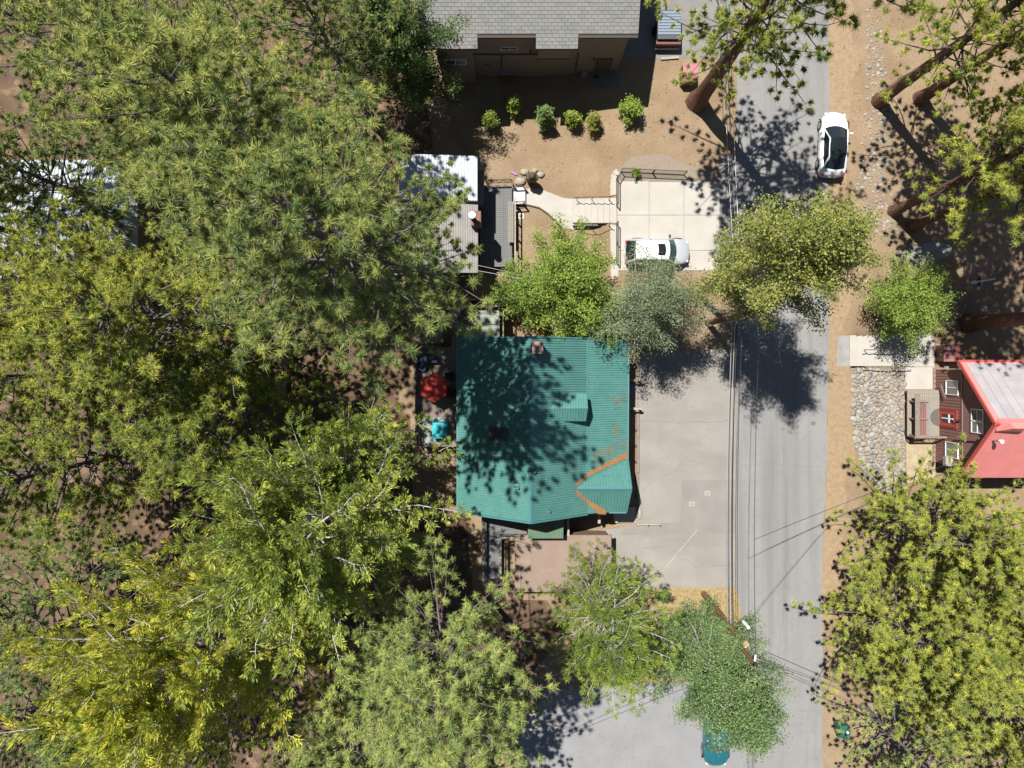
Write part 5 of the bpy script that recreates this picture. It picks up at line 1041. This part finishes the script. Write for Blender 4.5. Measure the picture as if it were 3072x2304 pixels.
def pine(label, base, h, crown0, R, nl, seed, tr=.4, lean=(0, 0), m=PINE, bark=BARKG, tuft=.34, nn=56, w=.0215, sub=2.05, sublen=.95, group='pine trees', up=(-6, 48), dens=1.0, prof=None, cones=.07, tb=.5, limbm=BARKG):
    r = np.random.default_rng(seed); g = G(*base); T = Thing('pine_tree', label, 'pine tree', g, group)
    prof = prof or (lambda u: (.62+.42*math.sin(math.pi*(.12+.62*u)))*(1-u**3.2)+.12)
    stem, limbs, shoots = skeleton(r, h, crown0, R, nl, lean, prof, up, sub, sublen, first=.28)
    trunk_part(T, stem, h, tr, bark, g, seed=seed)
    wd = Wood(); pos = []; ax = []
    for pts, L in limbs: wd.twig(pts, .018+.0095*L, .012, 4)
    for q, b, l in shoots:
        e = q+b*l*.6; b2 = norm(b+np.array([0, 0, .45])); e2 = e+b2*l*.4; (wd.twig([q, e2], .014, .008, 3) if r.random() < .4 else None); pos.append(e2); ax.append(b2)
        if r.random() < .75*dens: f = r.uniform(.35, .8); b3 = norm(b+r.normal(0, .5, 3)+np.array([0, 0, .5])); pos.append(q+b*l*f+b3*.16); ax.append(b3)
        if r.random() < .35*dens: b3 = norm(b+r.normal(0, .7, 3)+np.array([0, 0, .3])); pos.append(q+b*l*.3+b3*.2); ax.append(b3)
    wd.mb.v = [(a+g[0], b_+g[1], c_+g[2]) for a, b_, c_ in wd.mb.v]; T.part('limbs', wd.mb, limbm, smooth=True)
    pos = np.array(pos); ax = norm(np.array(ax)); S = len(pos); tint = np.clip(r.normal(tb-.03, .19, S), 0, 1); size = tuft*r.uniform(.72, 1.15, S)
    needle_mesh(r, pos, ax, size, tint, nn, w, m, T)
    k = np.where(r.random(S) < cones)[0]
    if len(k):
        oc = np.array([[1, 0, 0], [0, 1, 0], [-1, 0, 0], [0, -1, 0], [0, 0, 1.2], [0, 0, -1.2]])*.04; V = (pos[k][:, None]+ax[k][:, None]*.05+oc[None]).reshape(-1, 3)
        fo = np.array([[0, 1, 4], [1, 2, 4], [2, 3, 4], [3, 0, 4], [1, 0, 5], [2, 1, 5], [3, 2, 5], [0, 3, 5]]); Fa = (np.arange(len(k))[:, None, None]*6+fo[None]).reshape(-1, 3)
        o = npmesh('cones', V, Fa, CONE, T.o); o['kind'] = 'stuff'
    return T
def leaf_mesh(r, pos, d, L, w, tint, m, T, upb=0.0, name='crown', tri=False):
    """diamond leaves"""
    S = len(pos); d = norm(d); sd = np.cross(d, norm(r.normal(size=(S, 3))+np.array([0, 0, upb]))); sd = norm(sd)*w[:, None]/2; mid = pos+d*(L*.5)[:, None]; tip = pos+d*L[:, None]
    if tri:
        V = np.stack([mid-sd-d*(L*.4)[:, None], mid+sd-d*(L*.4)[:, None], tip], 1).reshape(-1, 3); return npmesh(name, V, np.arange(len(V)).reshape(-1, 3), m, T.o, np.clip(tint, 0, 1).repeat(3))
    V = np.stack([pos, mid-sd, tip, mid+sd], 1).reshape(-1, 3); Fa = np.arange(len(V)).reshape(-1, 4); return npmesh(name, V, Fa, m, T.o, np.clip(tint, 0, 1).repeat(4))
def leafy(kind, name, cat, label, base, h, crown0, R, nl, seed, tr, lean=(0, 0), m=LF_BRIGHT, bark=BARKG, per=34, size=.085, sub=3.2, sublen=.7, group='broadleaf trees', up=(5, 60), prof=None, spread=.22, limbm=None, tb=.5, first=.25):
    r = np.random.default_rng(seed); g = G(*base); T = Thing(name, label, cat, g, group)
    prof = prof or (lambda u: (.55+.5*math.sin(math.pi*(.1+.75*u)))*(1-u**4)+.1)
    stem, limbs, shoots = skeleton(r, h, crown0, R, nl, lean, prof, up, sub, sublen, .16, first)
    trunk_part(T, stem, h, tr, bark, g, seed=seed, n=10, rough=.06); wd = Wood(); lm = limbm or bark
    for pts, L in limbs: wd.twig(pts, .015+(.009 if kind == 'cedar' else .012)*L, .012, 4)
    Q = np.array([s[0] for s in shoots]); B = norm(np.array([s[1] for s in shoots])+np.array([0, 0, .25])); Ls = np.array([s[2] for s in shoots]); S = len(Q)
    for q, b, l in list(zip(Q, B, Ls))[::2]: wd.twig([q, q+b*l*.95], .02 if kind == 'cedar' else .011, .006, 3)
    tint = np.clip(r.normal(tb, .19, S), 0, 1)
    if kind == 'cedar':
        f = r.uniform(.15, 1.05, (S, per)); side = rand_dirs(r, B, per, -.1); p = Q[:, None]+B[:, None]*(f*Ls[:, None])[..., None]+side*(r.uniform(0, spread, (S, per))*(1.15-.6*f))[..., None]
        d = B[:, None]*1.2+side*.75+r.normal(0, .22, (S, per, 3))+np.array([0, 0, .25]); L = size*r.uniform(.8, 1.6, S*per)*1.0; wv = L*.26
        ti = (tint[:, None]+(f-.6)*.35+r.normal(0, .08, (S, per))).ravel()
    else:
        f = r.uniform(.25, 1.1, (S, per)); p = Q[:, None]+B[:, None]*(f*Ls[:, None])[..., None]+r.normal(0, spread, (S, per, 3)); d = r.normal(0, 1, (S, per, 3))+np.array([0, 0, .1]); L = size*r.uniform(.7, 1.3, S*per); wv = L*.95
        ti = (tint[:, None]+r.normal(0, .13, (S, per))).ravel()
    wd.mb.v = [(a+g[0], b_+g[1], c_+g[2]) for a, b_, c_ in wd.mb.v]; T.part('limbs', wd.mb, lm, smooth=True)
    leaf_mesh(r, p.reshape(-1, 3), d.reshape(-1, 3), L, wv, ti, m, T, 1.2 if kind != 'cedar' else 0, tri=True)
    return T
# tall pines on the left
pine('tallest pine with the broad crown spreading over the metal roofed cabin', (1290, 930), 33, 15, 6.0, 135, 11, .42, tb=.5, lean=(-1.0, .9))
pine('great pine filling the upper left corner of the view', (1085, 720), 31, 8, 7.2, 145, 12, .45, tb=.62, lean=(-.6, .6))
pine('pine at the top left edge with sparse dark lower limbs', (830, 480), 25, 4, 7.4, 125, 13, .36, tb=.62)
pine('pine at the top edge left of the dark leafy tree', (1130, 380), 21, 5, 4.6, 90, 38, .33, tb=.55)
pine('leaning dark trunked pine in front of the pale blue grey roof', (215, 745), 24, 6, 5.5, 65, 14, .3, lean=(-2, .8), bark=BARKD)
pine('yellow tufted pine left of the western yard fence', (790, 1000), 24, 5, 6.4, 120, 15, .34, m=PINE2, tb=.6)
pine('pine at the left edge just below the pale blue grey roof', (540, 960), 21, 3, 6.4, 110, 16, .34, m=PINE2, tb=.62)
pine('shaded pine between the western yard and the yellow cedars', (850, 1240), 18, 3, 5.8, 105, 17, .33, m=PINE2, tb=.42)
pine('dim pine at the left edge beside the yellow cedars', (470, 1340), 19, 2, 6.4, 110, 18, .3, m=PINE2, tb=.45)
pine('small dusty pine beside the western yard fence', (770, 1110), 11, 1.5, 3.2, 60, 19, .16, m=PINED, tb=.6, tuft=.24)
pine('small dusty pine above the western yard fence end', (640, 1090), 12, 1.5, 3.6, 65, 20, .18, m=PINED, tb=.5, tuft=.24)
pine('low pine at the left edge above the bottom corner', (330, 1700), 13, 1, 5.6, 90, 21, .22, m=PINED, tb=.42, tuft=.31)
pine('low pine at the bottom left corner', (230, 2040), 11, .8, 5.4, 85, 22, .2, m=PINED, tb=.42, tuft=.31)
pine('pine in the far upper left corner', (440, 330), 19, 3, 6.0, 80, 90, .3, tb=.5)
pine('pine standing against the pale blue grey roof on its right', (390, 640), 17, 3, 5.4, 100, 91, .28, tb=.48)
pine('pine at the middle of the left edge in shade', (330, 1120), 16, 2, 6.0, 85, 92, .28, m=PINE2, tb=.45)
pine('pine hidden behind the yellow cedar at the bottom edge', (690, 1980), 13, 2, 5.0, 75, 93, .26, m=PINED, tb=.45)
pine('pine under the yellow cedar at the bottom left edge', (500, 2060), 11, 1.5, 4.8, 70, 94, .24, m=PINED, tb=.45)
pine('young pine in the gap between the two yellow green cedars', (900, 1560), 12, 1.5, 4.0, 65, 95, .22, m=PINE2, tb=.35)
pine('young pine in the upper left between the tall crowns', (720, 620), 15, 2, 5.0, 75, 96, .25, tb=.4)
# bottom middle
pine('pine with a thick red trunk below the south deck, crown at the bottom edge', (1330, 1625), 25, 13.5, 4.8, 105, 23, .42, lean=(2.4, -1.4), m=PINED, bark=BARKR, tb=.6)
pine('pine at the bottom edge between the yellow cedar and the red trunked pine', (1190, 1930), 17, 4, 5.2, 95, 24, .28, m=PINED, tb=.6)
pine('pale pine at the left side of the lower parking lot', (1440, 2000), 15, 3, 4.2, 85, 25, .25, m=PINED, tb=.62)
pine('pine at the bottom edge left of the lower parking lot', (1060, 2160), 12, 2, 5.0, 85, 39, .25, m=PINED, tb=.62)
# right side
pine('thick red trunked pine at the left side of the road top', (2092, 305), 31, 8.5, 5.6, 150, 26, .60, m=PINE2, bark=BARKR, tb=.5, limbm=BARKD)
pine('left red trunked pine of the leaning pair at the top right', (2636, 303), 29, 6.5, 4.8, 150, 27, .42, m=PINE2, bark=BARKR, tb=.62, limbm=BARKD)
pine('right red trunked pine of the leaning pair at the top right', (2760, 296), 30, 12, 4.4, 60, 28, .42, m=PINE2, bark=BARKR, tb=.58, limbm=BARKD)
pine('nearer of the two bare red trunks beside the shaded path', (2680, 634), 26, 6.5, 4.4, 130, 29, .36, m=PINE2, bark=BARKR, tb=.62, lean=(.3, 1.4), limbm=BARKD)
pine('farther of the two bare red trunks beside the shaded path', (2738, 676), 29, 11, 4.6, 110, 30, .36, m=PINE2, bark=BARKR, tb=.55, lean=(.2, .8), limbm=BARKD)
pine('very thick dark red trunk lying across the right edge above the red roof', (2905, 968), 30, 12, 4, 40, 31, .55, m=PINE2, bark=BARKR, lean=(0, -.4), limbm=BARKD)
pine('shady pine in the top right corner', (2980, 430), 20, 3, 4.6, 110, 32, .3, m=PINE2, tb=.55)
bushy = lambda u: (.75+.3*math.sin(math.pi*(.15+.6*u)))*(1-u**2.6)+.12
kw = dict(m=PINE2, tb=.58, prof=bushy, up=(0, 55), w=.022, tuft=.29, sub=2.5, sublen=.75, cones=.03, limbm=BARKG)
pine('bushy pine crowding the lower corner of the red house', (2650, 1530), 14, 1.6, 5.8, 130, 33, .28, **kw)
pine('bushy pine overhanging the right edge of the road', (2570, 1790), 14, 1.6, 5.6, 130, 34, .28, **kw)
pine('bushy pine at the right edge below the red house', (2830, 1680), 15, 1.5, 5.8, 110, 35, .28, **kw)
pine('bushy pine in the bottom right corner', (2760, 1960), 15, 1.5, 6.2, 125, 36, .28, **kw)
pine('loose limbed pine over the green bin at the bottom right', (2590, 2120), 12, 2, 5.0, 95, 37, .22, m=PINED, tb=.62, tuft=.24)
# cedars
cprof = lambda u: (.85+.12*math.sin(math.pi*u))*(1-u**4.5)+.14
kw = dict(kind='cedar', name='cedar_tree', cat='cedar tree', group='yellow green cedars', bark=BARKR, limbm=BARKW, up=(8, 62), prof=cprof, per=58, size=.20, sub=2.7, sublen=1.15, spread=.24)
leafy(label='broad cedar whose crown touches the green roof, forked pale limbs', base=(1120, 1450), h=22, crown0=3.0, R=7.8, nl=150, seed=41, tr=.4, m=CEDAR2, tb=.55, **kw)
leafy(label='bright yellow cedar with white limbs filling the lower left', base=(880, 1690), h=23, crown0=3.0, R=8.0, nl=155, seed=42, tr=.42, m=CEDAR, tb=.55, **kw)
leafy(label='slender cedar between the broad cedar and the western yard', base=(1130, 1330), h=13, crown0=1.0, R=4.4, nl=75, seed=43, tr=.25, m=CEDAR2, tb=.4, **kw)
leafy(label='feathery yellow green tree overlapping the flat garage roof', base=(1770, 1745), h=14.5, crown0=1.5, R=4.3, nl=150, seed=44, tr=.24, m=LF_BRIGHT, tb=.62, **{**kw, 'per': 60, 'size': .13, 'spread': .26, 'sublen': .8})
# broadleaf trees
leafy('leaf', 'broadleaf_tree', 'tree', 'bright green spreading tree between the driveway and the green roof', (1692, 872), 8.5, 1.2, 3.9, 80, 51, .17, lean=(.2, .3), m=LF_BRIGHT, bark=BARKG, tb=.5, size=.115, per=52)
leafy('leaf', 'broadleaf_tree', 'tree', 'small leaning tree with a straight thin trunk above the green roof', (1772, 1025), 6, 2.6, 1.8, 26, 52, .15, lean=(-.4, 1.7), m=LF_BRIGHT, tb=.5, size=.115, per=50)
leafy('leaf', 'broadleaf_tree', 'tree', 'low spreading tree covering the fence beside the cabin corner', (1565, 890), 4.5, 1.0, 2.3, 34, 53, .1, m=LF_BRIGHT, tb=.4, size=.11, per=46)
leafy('leaf', 'broadleaf_tree', 'tree', 'grey green tree with pale bare twigs overhanging the silver car', (1905, 940), 9.5, 1.8, 3.5, 85, 54, .17, lean=(-.1, .2), m=LF_GREY, bark=BARKW, tb=.5, size=.085, per=62, sublen=.85)
leafy('leaf', 'broadleaf_tree', 'tree', 'tall olive coloured tree leaning out over the road', (2095, 880), 21, 6.5, 3.5, 115, 55, .26, lean=(1.0, .4), m=LF_YEL, bark=BARKW, tb=.55, size=.11, per=58, prof=lambda u: (.75+.3*math.sin(math.pi*u))*(1-u**4)+.12)
leafy('leaf', 'broadleaf_tree', 'tree', 'round bright green tree beside the top of the wide concrete steps', (2645, 920), 4.6, .6, 2.9, 70, 56, .14, m=LF_BRIGHT, tb=.55, size=.105, per=50)
leafy('leaf', 'birch_tree', 'birch tree', 'green birch with white limbs over the teal car', (2050, 1870), 15, 2, 4.3, 115, 57, .2, m=LF_GREEN, bark=BARKW, tb=.5, size=.10, per=58, prof=lambda u: (.95-.3*u)*(1-u**3)+.15)
leafy('leaf', 'broadleaf_tree', 'tree', 'dark leafy tree against the left end of the brown house', (1245, 285), 12, 1.5, 4.2, 100, 58, .2, m=LF_DARK, bark=BARKD, tb=.5, size=.11, per=56)
for k, (px, py, h, R, lb, mm) in enumerate([(1470, 372, 1.3, .62, 'leftmost shrub of the row below the brown house, split in two clumps', LF_BRIGHT), (1540, 330, 1.6, .62, 'round shrub second from the left in the row below the brown house', LF_BRIGHT), (1630, 365, 2.2, .75, 'tallest dark green shrub of the row below the brown house', LF_GREEN), (1715, 368, 1.3, .55, 'fourth shrub from the left in the row below the brown house', LF_BRIGHT), (1779, 375, 1.4, .5, 'narrow yellowish shrub fifth in the row below the brown house', LF_YEL), (1882, 345, 1.6, .95, 'widest bright lime shrub at the right end of the row', LF_BRIGHT)]):
    leafy('leaf', 'shrub', 'shrub', lb, (px, py), h, .1, R, 34, 70+k, .03, m=mm, tb=.75, size=.11, per=26, sub=6, sublen=.3, group='shrubs below the brown house', up=(10, 70), spread=.09)
leafy('leaf', 'shrub', 'shrub', 'green bush in the far yard under the tall pines', (760, 930), 2.2, .2, 1.2, 40, 80, .05, m=LF_GREEN, tb=.4, size=.1, per=26, sub=4, sublen=.4, group='yard plants')
leafy('leaf', 'shrub', 'shrub', 'small weed growing through the driveway corner railing', (1905, 522), .6, .05, .4, 14, 81, .015, m=LF_BRIGHT, tb=.6, size=.07, per=16, sub=6, sublen=.2, group='yard plants', spread=.06)
leafy('leaf', 'shrub', 'shrub', 'small leafy plant in the bare yard above the green roof', (1640, 995), .5, .05, .45, 14, 82, .015, m=LF_BRIGHT, tb=.4, size=.07, per=16, sub=6, sublen=.2, group='yard plants', spread=.06)
leafy('leaf', 'shrub', 'shrub', 'dark green bush at the edge of the dry grass strip', (1985, 1778), .9, .1, .45, 18, 83, .02, m=LF_GREEN, tb=.3, size=.09, per=22, sub=6, sublen=.25, group='yard plants', spread=.07)

# ------------------------------------------------------------------ loose litter on the ground: needles, twigs, pebbles
r = np.random.default_rng(5); V = []; Fc = []
def chips(n, x0, x1, y0, y1, Lr, wr, name, m, label, seed, avoid):
    r = np.random.default_rng(seed); V = []; Fc = []
    while len(Fc) < n:
        px, py = r.uniform(x0, x1), r.uniform(y0, y1)
        if any(a <= px <= b and c <= py <= d for a, b, c, d in avoid): continue
        x, y, z = G(px, py); a = r.uniform(0, 6.28); L = r.uniform(*Lr); w_ = r.uniform(*wr); o = len(V); c, s = math.cos(a), math.sin(a); tl = r.uniform(-.02, .03)
        for u, v, hh in ((-L, 0, 0), (0, -w_, tl), (L, 0, 0), (0, w_, tl*.5)): V.append((x+u*c-v*s, y+u*s+v*c, z+.022+hh+.01))
        Fc.append((o, o+1, o+2, o+3))
    o = npmesh(name, np.array(V), np.array(Fc), m); tag(o, label, 'litter', kind='stuff')
paved = [(2206, 2492, -500, 3000), (1845, 2210, 520, 820), (1700, 2210, 1040, 1770), (1536, 1850, 560, 690), (1370, 1900, 1000, 1620), (2545, 2810, 1000, 1170), (1290, 1900, 80, 225), (1300, 1540, 460, 830)]
chips(9000, 0, 3072, 0, 2304, (.05, .16), (.012, .03), 'needle_litter', LITTER, 'brown pine needles and twigs scattered over the bare ground', 6, paved)
chips(1500, 1400, 2110, 240, 1040, (.02, .055), (.015, .035), 'pale_pebbles', BLK[0], 'pale chips and pebbles scattered over the dry yard', 7, paved)
chips(700, 2488, 2720, 0, 1700, (.02, .05), (.015, .035), 'roadside_pebbles', BLK[0], 'small stones scattered along the road shoulder', 8, paved)
